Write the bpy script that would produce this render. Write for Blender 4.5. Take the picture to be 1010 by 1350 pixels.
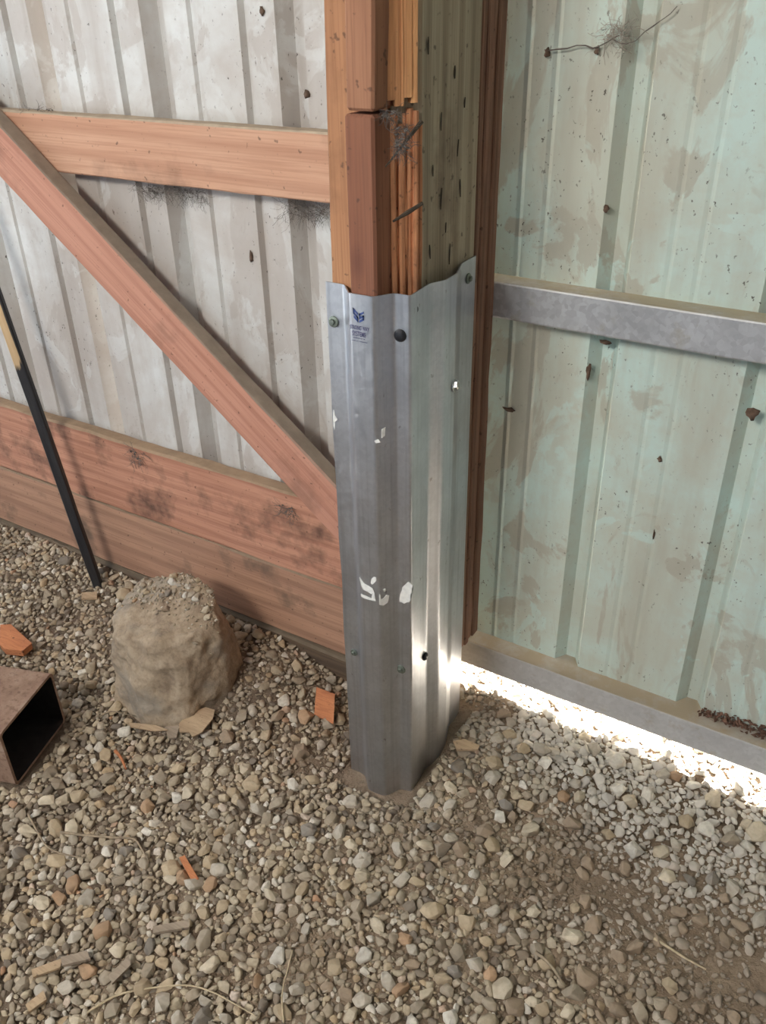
import bpy, bmesh, math, random
import numpy as np
from mathutils import Vector, Matrix, noise as mnoise

for o in list(bpy.data.objects):
    bpy.data.objects.remove(o, do_unlink=True)
scene = bpy.context.scene
COL = scene.collection
rnd = random.Random(7)
rng = np.random.default_rng(11)

# ------------------------------------------------------------------ camera
# world frame: X along the wall to the right, Y outwards through the wall, Z up, origin at the foot of the steel sleeve
FPX = 1142.5
def _n(v):
    v = np.array(v, float); return v / np.linalg.norm(v)
_X = -_n([-1647 - 505, 26 - 675, FPX]); _Z = -_n([546 - 505, 2551 - 675, FPX])
_X = _n(_X - (_X @ _Z) * _Z); _Y = np.cross(_Z, _X)
RW = np.array([_X, _Y, _Z])
CAM = np.array([0.661, -1.108, 1.5])
def at(x, y, ax, val):
    """the point of the real plane ax = val that is seen at photo position x, y"""
    r = RW @ _n([x - 505, y - 675, FPX]); i = 'xyz'.index(ax)
    return CAM + r * ((val - CAM[i]) / r[i])
def proj(P):
    c = (np.asarray(P) - CAM) @ RW
    return c[..., 0] / c[..., 2] * FPX + 505, c[..., 1] / c[..., 2] * FPX + 675, c[..., 2]
cd = bpy.data.cameras.new('camera'); cam = bpy.data.objects.new('camera', cd); COL.objects.link(cam)
cd.sensor_fit = 'VERTICAL'; cd.sensor_height = 36.0; cd.lens = FPX / 1350 * 36.0; cd.clip_start = 0.02
rt, dn, fw = RW[:, 0], RW[:, 1], RW[:, 2]
cam.matrix_world = Matrix(((rt[0], -dn[0], -fw[0], CAM[0]), (rt[1], -dn[1], -fw[1], CAM[1]),
                           (rt[2], -dn[2], -fw[2], CAM[2]), (0, 0, 0, 1)))
scene.camera = cam

# ------------------------------------------------------------------ world, sun, daylight
world = bpy.data.worlds.new('sky'); scene.world = world; world.use_nodes = True
bg = world.node_tree.nodes['Background']
bg.inputs[0].default_value = (0.55, 0.75, 1.0, 1); bg.inputs[1].default_value = 0.70
sd = bpy.data.lights.new('sun', 'SUN'); sun = bpy.data.objects.new('sun', sd); COL.objects.link(sun)
sd.energy = 120.0; sd.angle = math.radians(0.6); sd.color = (1.0, 0.96, 0.9)
sun.rotation_euler = Vector((-0.22, -0.82, -1.0)).to_track_quat('-Z', 'Y').to_euler()
def bay(name, loc, target, sx, sy, watts, color):
    """daylight through one of the shed's open bays"""
    ad = bpy.data.lights.new(name, 'AREA'); al = bpy.data.objects.new(name, ad); COL.objects.link(al)
    ad.shape = 'RECTANGLE'; ad.size = sx; ad.size_y = sy; ad.energy = watts; ad.color = color; al.location = loc
    al.rotation_euler = (Vector(target) - Vector(loc)).to_track_quat('-Z', 'Y').to_euler()
bay('rear_bay_daylight', (-.55, -2.7, 2.85), (0, .2, .6), 1.1, .9, 108.0, (1.0, .95, .88))
bay('left_bay_daylight', (-3.6, -1.7, 2.3), (-.4, .2, .5), 2.2, 1.2, 26.0, (.95, .98, 1.0))
vs = scene.view_settings
vs.view_transform = 'Standard'; vs.look = 'None'; vs.gamma = 1.0; vs.use_curve_mapping = False
vs.exposure = 0.05

# ------------------------------------------------------------------ helpers
def tag(o, label=None, cat=None, group=None, kind=None):
    if label: o['label'] = label
    if cat: o['category'] = cat
    if group: o['group'] = group
    if kind: o['kind'] = kind
    return o
def empty(name, loc=(0, 0, 0)):
    o = bpy.data.objects.new(name, None); o.empty_display_size = 0.05; o.location = loc; COL.objects.link(o); return o
def link(name, me, mat=None, parent=None, smooth=False):
    if mat is not None and not me.materials: me.materials.append(mat)
    if smooth: me.polygons.foreach_set('use_smooth', [True] * len(me.polygons))
    o = bpy.data.objects.new(name, me); COL.objects.link(o)
    if parent is not None:
        o.parent = parent
        o.matrix_parent_inverse = Matrix.Translation(-Vector(parent.location)) if parent.type == 'EMPTY' else Matrix.Identity(4)
    return o
def mesh_of(name, V, F):
    me = bpy.data.meshes.new(name); me.from_pydata([tuple(map(float, v)) for v in V], [], [tuple(f) for f in F]); me.update(); return me
def from_bm(name, bm):
    bmesh.ops.recalc_face_normals(bm, faces=bm.faces[:])
    me = bpy.data.meshes.new(name); bm.to_mesh(me); bm.free(); return me
def box_bm(lo, hi, bevel=0.0, seg=1, cuts=0):
    bm = bmesh.new(); bmesh.ops.create_cube(bm, size=1.0)
    lo, hi = Vector(lo), Vector(hi)
    for v in bm.verts: v.co = Vector([lo[i] + (v.co[i] + .5) * (hi[i] - lo[i]) for i in range(3)])
    if bevel: bmesh.ops.bevel(bm, geom=bm.edges[:], offset=bevel, segments=seg, affect='EDGES', profile=.6)
    return bm
def prism(name, poly, z0, z1):
    """vertical prism over a plan polygon"""
    n = len(poly); V = [(p[0], p[1], z0) for p in poly] + [(p[0], p[1], z1) for p in poly]
    F = [[(i, (i + 1) % n, n + (i + 1) % n, n + i) for i in range(n)][k] for k in range(n)] + [tuple(range(n - 1, -1, -1)), tuple(range(n, 2 * n))]
    bm = bmesh.new(); vv = [bm.verts.new(v) for v in V]
    for f in F: bm.faces.new([vv[i] for i in f])
    return from_bm(name, bm)
def tube(name, pts, radii, sides=6):
    """a closed tube through pts"""
    P = [Vector(p) for p in pts]; n = len(P)
    if not hasattr(radii, '__len__'): radii = [radii] * n
    V = []; F = []
    ref = Vector((0.31, 0.22, 0.92))
    for i, p in enumerate(P):
        d = (P[min(i + 1, n - 1)] - P[max(i - 1, 0)]).normalized()
        a = d.cross(ref)
        if a.length < 1e-3: a = d.cross(Vector((1, 0, 0)))
        a.normalize(); b = d.cross(a)
        for k in range(sides):
            t = 2 * math.pi * k / sides; V.append(p + radii[i] * (math.cos(t) * a + math.sin(t) * b))
    for i in range(n - 1):
        for k in range(sides):
            F.append((i * sides + k, i * sides + (k + 1) % sides, (i + 1) * sides + (k + 1) % sides, (i + 1) * sides + k))
    F.append(tuple(range(sides - 1, -1, -1))); F.append(tuple(range((n - 1) * sides, n * sides)))
    return mesh_of(name, V, F)

# ------------------------------------------------------------------ node helpers
class NT:
    def __init__(s, name):
        s.m = bpy.data.materials.new(name); s.m.use_nodes = True; s.t = s.m.node_tree
        s.b = s.t.nodes['Principled BSDF']; s.tc = s.t.nodes.new('ShaderNodeTexCoord')
    def put(s, sock, v):
        if isinstance(v, bpy.types.NodeSocket): s.t.links.new(v, sock)
        elif isinstance(v, (tuple, list)) and len(v) == 3 and sock.type == 'RGBA': sock.default_value = (*v, 1)
        else: sock.default_value = v
    def map(s, scale=(1, 1, 1), src='Object', rot=(0, 0, 0), loc=(0, 0, 0)):
        n = s.t.nodes.new('ShaderNodeMapping'); s.t.links.new(s.tc.outputs[src], n.inputs[0])
        n.inputs['Scale'].default_value = scale; n.inputs['Rotation'].default_value = rot; n.inputs['Location'].default_value = loc
        return n.outputs[0]
    def noise(s, vec, scale, detail=4, rough=.55, dist=0):
        n = s.t.nodes.new('ShaderNodeTexNoise'); s.put(n.inputs['Vector'], vec); n.inputs['Scale'].default_value = scale
        n.inputs['Detail'].default_value = detail; n.inputs['Roughness'].default_value = rough; n.inputs['Distortion'].default_value = dist
        return n.outputs[0]
    def voro(s, vec, scale, out='Distance', feature='F1'):
        n = s.t.nodes.new('ShaderNodeTexVoronoi'); s.put(n.inputs['Vector'], vec); n.inputs['Scale'].default_value = scale; n.feature = feature
        return n.outputs[out]
    def wave(s, vec, scale, dist=3, detail=2, dscale=1.0, direction='Z'):
        n = s.t.nodes.new('ShaderNodeTexWave'); s.put(n.inputs['Vector'], vec); n.bands_direction = direction
        n.inputs['Scale'].default_value = scale; n.inputs['Distortion'].default_value = dist
        n.inputs['Detail'].default_value = detail; n.inputs['Detail Scale'].default_value = dscale
        return n.outputs['Fac']
    def ramp(s, fac, stops, interp='LINEAR'):
        n = s.t.nodes.new('ShaderNodeValToRGB'); s.put(n.inputs[0], fac); e = n.color_ramp.elements; n.color_ramp.interpolation = interp
        while len(e) < len(stops): e.new(.5)
        for el, (p, c) in zip(e, stops):
            el.position = p; el.color = (*c, 1) if isinstance(c, (tuple, list)) else (c, c, c, 1)
        return n.outputs[0]
    def mix(s, fac, a, b, mode='MIX'):
        n = s.t.nodes.new('ShaderNodeMix'); n.data_type = 'RGBA'; n.blend_type = mode
        s.put(n.inputs[0], fac); s.put(n.inputs[6], a); s.put(n.inputs[7], b); return n.outputs[2]
    def math(s, op, a, b=0.0):
        n = s.t.nodes.new('ShaderNodeMath'); n.operation = op; s.put(n.inputs[0], a); s.put(n.inputs[1], b); return n.outputs[0]
    def sep(s, vec, i):
        n = s.t.nodes.new('ShaderNodeSeparateXYZ'); s.put(n.inputs[0], vec); return n.outputs[i]
    def geo(s, out):
        n = s.t.nodes.new('ShaderNodeNewGeometry'); return n.outputs[out]
    def objrand(s):
        return s.t.nodes.new('ShaderNodeObjectInfo').outputs['Random']
    def bump(s, h, strength=.3, dist=.002):
        n = s.t.nodes.new('ShaderNodeBump'); s.put(n.inputs['Height'], h); n.inputs['Strength'].default_value = strength
        n.inputs['Distance'].default_value = dist; s.t.links.new(n.outputs[0], s.b.inputs['Normal'])
    def out(s, color, rough=.7, metal=0.0, spec=.4):
        s.put(s.b.inputs['Base Color'], color); s.put(s.b.inputs['Roughness'], rough); s.put(s.b.inputs['Metallic'], metal)
        s.b.inputs['Specular IOR Level'].default_value = spec
        return s.m

def wood(name, light, mid, dark, axis=0, stain=.5, dust=.7, dustcol=(.25, .2, .15), ring=1.0, seed=0.0, rough=.85, stain_col=(.06, .04, .03), bumpv=.35):
    w = NT(name)
    sc = [85, 85, 85]; sc[axis] = 1.5
    g = w.map(tuple(sc), loc=(seed, seed * .7, seed * 1.3))
    fine = w.noise(g, 3.0, 5, .6)
    sc2 = [7, 7, 7]; sc2[axis] = .9
    g2 = w.map(tuple(sc2), loc=(seed, seed, seed))
    broad = w.noise(g2, 1.6, 3, .5, .6)
    rings = w.wave(g2, .9 * ring, 9.0, 3.0, .55, 'Z' if axis != 2 else 'Y')
    c = w.ramp(broad, [(.3, mid), (.55, light), (.75, mid)])
    c = w.mix(w.math('MULTIPLY', w.ramp(rings, [(.5, 0.0), (1.0, 1.0)]), .38), c, dark)
    c = w.mix(w.math('MULTIPLY', w.ramp(fine, [(.45, 0.0), (.75, 1.0)]), .6), c, dark)
    kn = w.voro(w.map(tuple([4.2 if i != axis else 1.9 for i in range(3)]), loc=(seed + .37, seed, .21)), 2.2)
    c = w.mix(w.math('MULTIPLY', w.ramp(kn, [(.05, 1.0), (.15, 0.0)]), .6), c, dark)
    st = w.noise(w.map((1, 1, 1), loc=(seed * 3, 1.7, seed)), 5.5, 5, .62)
    c = w.mix(w.math('MULTIPLY', w.ramp(st, [(.56, 0.0), (.70, 1.0)]), stain), c, stain_col)
    sp = w.noise(w.map((1, 1, 1), loc=(seed, 4, 2)), 75, 2, .5)
    c = w.mix(w.math('MULTIPLY', w.ramp(sp, [(.66, 0.0), (.73, 1.0)]), .6), c, (.05, .035, .03))
    if dust:
        nz = w.sep(w.geo('Normal'), 2)
        dn_ = w.math('MULTIPLY', w.ramp(nz, [(.25, 0.0), (.6, 1.0)]), dust)
        c = w.mix(dn_, c, w.ramp(w.noise(w.map((1, 1, 1)), 30, 4), [(.3, tuple(x * .75 for x in dustcol)), (.7, dustcol)]))
    h = w.math('ADD', fine, w.math('MULTIPLY', rings, .5)); w.bump(h, bumpv, .002)
    return w.out(c, rough, 0, .25)

def painted(name, base, dirt, dirt2, amt, seed=0.0, specks=1.0, patch=1.0):
    w = NT(name)
    o = w.map((1, 1, 1), loc=(seed, seed, seed))
    big = w.noise(o, 3.2, 6, .62, .4)
    strk = w.noise(w.map((7, 7, 1.0), loc=(seed, 0, seed)), 1.7, 4, .6)
    c = w.mix(w.math('MULTIPLY', w.ramp(big, [(.40, 0.0), (.62, 1.0)]), amt), base, dirt)
    c = w.mix(w.math('MULTIPLY', w.ramp(strk, [(.48, 0.0), (.72, 1.0)]), amt * .8), c, dirt2)
    pat = w.noise(w.map((1, 1, .6), loc=(seed + 1.3, 2, seed)), 4.6, 7, .58, .9)
    c = w.mix(w.math('MULTIPLY', w.ramp(pat, [(.535, 0.0), (.555, .85), (.70, 1.0)]), .75 * patch), c, dirt2)
    rub = w.noise(w.map((1, 1, .8), loc=(seed + 7, 2, seed), rot=(0, -.6, 0)), 8, 5, .6, .7)
    c = w.mix(w.math('MULTIPLY', w.ramp(rub, [(.60, 0.0), (.63, 1.0)]), .7 * patch), c, base)
    mott = w.noise(o, 34, 5, .65)
    c = w.mix(w.math('MULTIPLY', w.ramp(mott, [(.46, 0.0), (.7, 1.0)]), amt * .45), c, dirt)
    smear = w.noise(w.map((1, 1, .45), loc=(2 + seed, 5, 1), rot=(0, .5, 0)), 11, 5, .6, 1.2)
    c = w.mix(w.math('MULTIPLY', w.ramp(smear, [(.60, 0.0), (.64, .8), (.72, 1.0)]), .35 * specks), c, dirt2)
    clus = w.ramp(w.noise(o, 5, 3), [(.42, 0.0), (.6, 1.0)])
    sp = w.noise(w.map((1, 1, .75), loc=(seed, 3, seed)), 130, 4, .6)
    spm = w.math('MULTIPLY', w.ramp(sp, [(.645, 0.0), (.69, 1.0)]), w.math('ADD', w.math('MULTIPLY', clus, .75), .15))
    c = w.mix(w.math('MULTIPLY', spm, specks), c, (.055, .042, .032))
    sp2 = w.noise(w.map((1, 1, .5), loc=(seed + 9, 3, seed)), 30, 4, .6)
    c = w.mix(w.math('MULTIPLY', w.ramp(sp2, [(.715, 0.0), (.75, 1.0)]), .75 * specks), c, (.10, .065, .04))
    w.bump(mott, .12, .001)
    return w.out(c, w.ramp(big, [(.3, .42), (.7, .75)]), 0, .4)

def galv(name, c0, c1, rough0, rough1, metal=.9, scale=70, dust=0.0, streak=0.0, dustcol=(.30, .22, .13)):
    w = NT(name)
    v = w.voro(w.map((1, 1, 1)), scale, 'Color')
    vv = w.sep(v, 0)
    n = w.noise(w.map((1, 1, 1)), 9, 5, .6)
    c = w.mix(w.ramp(vv, [(.1, 0.0), (.9, 1.0)]), c0, c1)
    c = w.mix(w.math('MULTIPLY', w.ramp(n, [(.4, 0.0), (.7, 1.0)]), .35), c, tuple(x * .55 for x in c0))
    r = w.ramp(vv, [(.1, rough0), (.9, rough1)])
    m = metal
    if streak:
        s_ = w.noise(w.map((55, 55, 1.2)), 2.2, 4, .6)
        c = w.mix(w.math('MULTIPLY', w.ramp(s_, [(.5, 0.0), (.72, 1.0)]), streak), c, tuple(x * .5 for x in c0))
        sp = w.noise(w.map((1, 1, .6)), 60, 3, .6)
        c = w.mix(w.math('MULTIPLY', w.ramp(sp, [(.68, 0.0), (.74, 1.0)]), .5), c, (.12, .10, .09))
    if dust:
        nz = w.sep(w.geo('Normal'), 2)
        dm = w.math('MULTIPLY', w.ramp(nz, [(.3, 0.0), (.7, 1.0)]), dust)
        dm = w.math('MULTIPLY', dm, w.ramp(w.noise(w.map((1, 1, 1)), 14, 5, .65), [(.28, .45), (.55, 1.0)]))
        sm = w.math('MULTIPLY', w.ramp(w.noise(w.map((1, 1, 1), loc=(3, 1, 4)), 18, 5, .65), [(.60, 0.0), (.72, 1.0)]), dust * .5)
        dm = w.math('MAXIMUM', dm, sm)
        c = w.mix(dm, c, dustcol)
        m = w.math('MULTIPLY', w.math('SUBTRACT', 1.0, dm), metal)
        r = w.mix(dm, r, (.9, .9, .9))
    w.bump(w.math('ADD', n, w.math('MULTIPLY', vv, .3)), .06, .001)
    return w.out(c, r, m, .5)

def plain(name, c, rough=.8, metal=0.0, var=.35, scale=40, bumpv=.2):
    w = NT(name)
    n = w.noise(w.map((1, 1, 1)), scale, 5, .6)
    col = w.ramp(n, [(.3, tuple(x * (1 - var) for x in c)), (.7, tuple(min(1, x * (1 + var * .6)) for x in c))])
    w.bump(n, bumpv, .001)
    return w.out(col, rough, metal, .35)

STONE_STOPS = [(0.0, (.20, .17, .14)), (.12, (.30, .245, .18)), (.28, (.43, .36, .265)), (.45, (.50, .42, .30)), (.58, (.38, .335, .27)),
               (.70, (.55, .47, .345)), (.82, (.46, .34, .21)), (.90, (.63, .57, .47)), (.97, (.74, .70, .62)), (1.0, (.45, .26, .15))]
def stone_mat(name, island):
    w = NT(name)
    r = w.geo('Random Per Island') if island else w.objrand()
    c = w.ramp(r, STONE_STOPS)
    p = w.geo('Position')
    n = w.noise(p, 120, 4, .6)
    c = w.mix(w.math('MULTIPLY', w.ramp(n, [(.42, 0.0), (.7, 1.0)]), .4), c, (.17, .13, .095))
    # paler limestone towards the door; gap light is also put into its colour
    px, py = w.sep(p, 0), w.sep(p, 1)
    d = w.math('ADD', w.math('MULTIPLY', px, .75), py)
    big = w.noise(p, 3.0, 3, .5)
    d = w.math('ADD', d, w.math('MULTIPLY', w.math('SUBTRACT', big, .5), .5))
    c = w.mix(w.math('MULTIPLY', w.ramp(d, [(.20, 0.0), (.42, 1.0)]), .65), c, (.66, .635, .59))
    if island:
        at_ = w.t.nodes.new('ShaderNodeAttribute'); at_.attribute_name = 'soil_cover'
        c = w.mix(w.math('MULTIPLY', at_.outputs['Fac'], .8), c, (.29, .22, .155))
    soil = w.noise(p, 4.2, 4, .55)
    c = w.mix(w.math('MULTIPLY', w.ramp(soil, [(.5, 0.0), (.68, 1.0)]), .45), c, (.15, .105, .07))
    w.bump(n, .25, .001)
    return w.out(c, .88, 0, .25)

M = {}
M['rail'] = wood('rail_wood', (.60, .36, .245), (.54, .30, .195), (.35, .165, .10), 0, .35, .9, (.46, .38, .28), 1.0, 1.3)
M['brace'] = wood('brace_wood', (.54, .28, .20), (.49, .24, .165), (.33, .14, .095), 0, .35, 1.0, (.33, .265, .21), 1.2, 4.1)
M['skirt'] = wood('skirt_wood', (.55, .285, .19), (.46, .22, .14), (.27, .11, .075), 0, .85, .9, (.36, .26, .17), 1.3, 7.7, stain_col=(.10, .06, .045))
M['skirt_low'] = wood('lower_skirt_wood', (.48, .28, .185), (.40, .225, .15), (.23, .125, .085), 0, .85, .9, (.30, .22, .15), 1.0, 2.9, stain_col=(.13, .095, .07))
M['sill'] = wood('sill_wood', (.17, .12, .08), (.12, .085, .06), (.06, .045, .035), 0, .7, .9, (.20, .16, .115), 1.0, 5.2)
M['plank'] = wood('plank_wood', (.46, .24, .125), (.40, .195, .10), (.20, .09, .05), 2, .45, 0, ring=.6, seed=3.3, stain_col=(.15, .075, .045))
M['block'] = wood('block_wood', (.36, .18, .105), (.30, .145, .085), (.15, .07, .045), 2, .55, 0, ring=.6, seed=6.1, stain_col=(.42, .33, .26))
M['block_low'] = wood('block_low_wood', (.34, .155, .09), (.28, .12, .07), (.13, .055, .04), 2, .55, 0, ring=.7, seed=8.4, stain_col=(.13, .055, .04))
M['torn'] = wood('torn_wood', (.80, .43, .20), (.72, .35, .15), (.42, .18, .09), 2, .3, 0, ring=.8, seed=9.2, bumpv=.8)
M['torn_low'] = wood('torn_low_wood', (.70, .335, .17), (.60, .265, .13), (.26, .10, .06), 2, .5, 0, ring=.8, seed=2.2, bumpv=.9)
M['core'] = wood('treated_wood', (.43, .37, .27), (.34, .285, .205), (.13, .10, .07), 2, .6, 0, ring=1.2, seed=5.5, stain_col=(.13, .085, .06), bumpv=.6)
M['trim'] = wood('trim_wood', (.30, .17, .115), (.23, .12, .08), (.09, .05, .035), 2, .4, 0, ring=1.6, seed=1.9, stain_col=(.11, .06, .045), bumpv=.7)
M['sheet_l'] = painted('old_white_paint', (.63, .64, .625), (.45, .405, .365), (.38, .33, .29), .72, .3, 1.0, .7)
M['sheet_r'] = painted('mint_paint', (.57, .72, .67), (.52, .52, .43), (.42, .39, .315), .75, 4.2, 1.0, 1.0)
M['girt'] = galv('spangled_zinc', (.47, .48, .50), (.58, .60, .62), .42, .55, .45, 120, .9, 0, (.36, .31, .21))
M['girt_low'] = galv('dull_zinc', (.50, .50, .50), (.57, .57, .57), .5, .6, .2, 120, .95, 0, (.36, .29, .20))
M['sleeve'] = galv('sleeve_zinc', (.53, .55, .585), (.59, .61, .64), .36, .46, .95, 160, 0, .35)
M['screw'] = plain('screw_zinc', (.22, .25, .21), .45, .7, .3, 200)
M['bolt'] = plain('bolt_steel', (.75, .76, .76), .25, 1.0, .15, 200, .05)
M['rubber'] = plain('black_rubber', (.022, .023, .028), .35, 0, .3, 100)
M['hole'] = plain('screw_hole_black', (.008, .008, .008), .9)
M['ink'] = plain('blue_ink', (.06, .10, .30), .6, 0, .1)
M['ink_dark'] = plain('grey_ink', (.13, .13, .24), .6, 0, .1)
M['glue'] = plain('white_residue', (.80, .80, .76), .7, 0, .12, 120)
M['dirt'] = None
M['web'] = plain('dusty_cobweb', (.15, .13, .115), .95, 0, .4, 80)
M['web_pale'] = plain('pale_cobweb', (.38, .34, .29), .95, 0, .3, 80)
M['clod'] = plain('dry_mud', (.13, .085, .06), .95, 0, .5, 90, .6)
M['chip_orange'] = wood('orange_chip', (.58, .245, .115), (.52, .20, .09), (.32, .11, .06), 0, .2, 0, seed=3.9)
M['chip_tan'] = wood('tan_chip', (.50, .37, .24), (.43, .31, .20), (.26, .18, .11), 0, .2, 0, seed=8.9)
M['chip_grey'] = wood('grey_chip', (.36, .29, .22), (.30, .24, .18), (.17, .13, .10), 0, .2, 0, seed=6.6)
M['twig'] = plain('dry_root', (.33, .26, .18), .9, 0, .35, 60)
M['straw'] = plain('pale_straw', (.55, .45, .30), .85, 0, .25, 60)
M['slit'] = plain('incision_dark', (.07, .055, .04), .95)
M['stone'] = stone_mat('pebble_stone', False)
M['gravel'] = stone_mat('gravel_stone', True)
def boulder_mat():
    w = NT('earthy_concrete')
    p = w.geo('Position')
    n = w.noise(p, 16, 6, .65); f = w.noise(p, 90, 4, .65)
    c = w.ramp(n, [(.3, (.24, .18, .13)), (.5, (.40, .315, .225)), (.72, (.48, .39, .29))])
    c = w.mix(w.math('MULTIPLY', w.ramp(f, [(.45, 0.0), (.7, 1.0)]), .5), c, (.17, .125, .085))
    gr = w.noise(p, 7, 4, .6)
    c = w.mix(w.math('MULTIPLY', w.ramp(gr, [(.52, 0.0), (.66, 1.0)]), .5), c, (.27, .26, .235))
    w.bump(w.math('ADD', n, w.math('MULTIPLY', f, .6)), .7, .006)
    return w.out(c, .95, 0, .15)
M['boulder'] = boulder_mat()
def soil_mat():
    w = NT('soil')
    p = w.geo('Position')
    n = w.noise(p, 5, 6, .6); f = w.noise(p, 130, 5, .7); g = w.noise(p, 45, 4, .6)
    c = w.ramp(n, [(.3, (.21, .155, .11)), (.55, (.30, .225, .16)), (.75, (.38, .29, .205))])
    darkened = w.math('ADD', w.math('MULTIPLY', w.sep(p, 0), -.9), w.math('MULTIPLY', w.math('SUBTRACT', w.noise(p, 6, 4, .6), .5), 1.2))  # soil colour darkens towards the left
    c = w.mix(w.math('MULTIPLY', w.ramp(darkened, [(.05, 0.0), (.45, 1.0)]), .65), c, (.12, .09, .068))
    c = w.mix(w.math('MULTIPLY', w.ramp(f, [(.5, 0.0), (.75, 1.0)]), .35), c, (.40, .32, .235))
    c = w.mix(w.math('MULTIPLY', w.ramp(g, [(.5, 0.0), (.7, 1.0)]), .5), c, (.12, .085, .06))
    w.bump(w.math('ADD', f, g), .9, .006)
    return w.out(c, .95, 0, .15)
M['soil'] = soil_mat()
def rust_mat():
    w = NT('rusty_steel')
    p = w.map((1, 1, 1)); n = w.noise(p, 14, 6, .65); f = w.noise(p, 90, 4, .6)
    c = w.ramp(n, [(.3, (.20, .12, .085)), (.55, (.33, .22, .16)), (.75, (.42, .32, .25))])
    c = w.mix(w.math('MULTIPLY', w.ramp(f, [(.52, 0.0), (.7, 1.0)]), .6), c, (.12, .065, .045))
    w.bump(f, .3, .001)
    return w.out(c, .8, .1, .3)
M['rust'] = rust_mat()
def pole_mat():
    w = NT('black_paint_worn_to_wood')
    p = w.map((1, 1, 1)); z = w.sep(p, 2); x = w.sep(w.map((1, 1, 1), rot=(0, 0, -.6)), 0)
    n = w.noise(w.map((30, 30, 3)), 2.0, 5, .6)
    edge = w.math('ADD', z, w.math('MULTIPLY', w.math('SUBTRACT', n, .5), .12))
    up = w.ramp(edge, [(.70, 0.0), (.715, 1.0)])
    side = w.ramp(w.math('ADD', w.math('MULTIPLY', x, 40), w.math('MULTIPLY', n, .4)), [(.42, 1.0), (.50, 0.0)])
    m = w.math('MULTIPLY', up, side)
    blk = w.ramp(n, [(.35, (.016, .016, .019)), (.7, (.045, .044, .046))])
    c = w.mix(m, blk, w.ramp(n, [(.3, (.52, .36, .20)), (.7, (.68, .50, .30))]))
    w.bump(n, .3, .001)
    return w.out(c, w.mix(m, (.5, .5, .5), (.85, .85, .85)), 0, .4)
M['pole'] = pole_mat()

# ------------------------------------------------------------------ ground
def sstep(a, b, x):
    t = np.clip((x - a) / (b - a), 0, 1); return t * t * (3 - 2 * t)
def gz(x, y):
    """ground height"""
    x = np.asarray(x, float); y = np.asarray(y, float)
    z = 0.012 * np.sin(3.1 * x + 1.0) * np.cos(2.7 * y + .4) + .006 * np.sin(9 * x + 2 * y) * np.cos(8 * y - 1)
    z = z + .075 * sstep(-.20, .22, y) * (1 - sstep(-.55, -.18, x))
    z = z + .030 * sstep(-.75, -1.5, x) * 0
    z = z + .05 * np.exp(-(((x - .30) / .24) ** 2 + ((y - .19) / .13) ** 2))
    z = z + .022 * np.exp(-(((x - .15) / .14) ** 2 + ((y + .05) / .12) ** 2))
    z = z - .03 * np.exp(-(((x + .06) / .13) ** 2 + ((y - .02) / .12) ** 2))
    z = z + .03 * np.exp(-(((x - .07) / .06) ** 2 + ((y - .34) / .05) ** 2))
    out = sstep(.30, .40, y) * sstep(-.2, 0.0, x)
    z = z * (1 - .75 * out) + .012 * out
    return z
NX, NY = 300, 190
gx = np.linspace(-2.6, 2.2, NX); gy = np.linspace(-2.2, .62, NY)
GX, GY = np.meshgrid(gx, gy)
GZ = gz(GX, GY) + rng.normal(0, .0022, GX.shape)
V = np.stack([GX, GY, GZ], -1).reshape(-1, 3)
ii, jj = np.meshgrid(np.arange(NX - 1), np.arange(NY - 1)); a = (jj * NX + ii).ravel()
Fq = np.stack([a, a + 1, a + NX + 1, a + NX], -1)
def np_mesh(name, V, F):
    me = bpy.data.meshes.new(name); k = F.shape[1]
    me.vertices.add(len(V)); me.vertices.foreach_set('co', np.asarray(V, np.float32).ravel())
    me.loops.add(F.size); me.loops.foreach_set('vertex_index', F.astype(np.int32).ravel())
    me.polygons.add(len(F)); me.polygons.foreach_set('loop_start', np.arange(len(F), dtype=np.int32) * k)
    me.update(calc_edges=True); return me
floor = link('floor', np_mesh('floor', V, Fq), M['soil'], None, True)
tag(floor, 'uneven brown dirt floor under the gravel', 'floor', kind='structure')
# yard outside, beyond the wall
yard = link('yard_ground', mesh_of('yard_ground', [(-9, .60, -.002), (9, .60, -.002), (9, 12, -.002), (-9, 12, -.002), (-9, .60, -.3), (9, .60, -.3), (9, 12, -.3), (-9, 12, -.3)],
    [(0, 1, 2, 3), (4, 7, 6, 5), (0, 4, 5, 1), (1, 5, 6, 2), (2, 6, 7, 3), (3, 7, 4, 0)]), M['soil'])
tag(yard, 'sunlit bare yard ground outside beyond the door', 'ground', kind='structure')
back = link('floor_rear', mesh_of('floor_rear', [(-9, -7.4, -.012), (9, -7.4, -.012), (9, -2.18, -.012), (-9, -2.18, -.012), (-9, -7.4, -.3), (9, -7.4, -.3), (9, -2.18, -.3), (-9, -2.18, -.3)],
    [(0, 1, 2, 3), (4, 7, 6, 5), (0, 4, 5, 1), (1, 5, 6, 2), (2, 6, 7, 3), (3, 7, 4, 0)]), plain('pale_bounce_floor', (.50, .52, .55), .8, 0, .15, 3))  # unseen floor, its pale blue-grey chosen to brighten reflections in the sleeve
tag(back, 'unseen shed floor behind the gravel, made pale to brighten sleeve reflections', 'floor', kind='structure')
# roof over the open-sided shed
ceil = link('ceiling', from_bm('ceiling', box_bm((-4.5, -6.0, 3.0), (4.5, .55, 3.05))), plain('roof_tin', (.42, .42, .41), .6, 0, .2, 4))
tag(ceil, 'grey metal roof of the open-sided shed overhead', 'ceiling', kind='structure')

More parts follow.
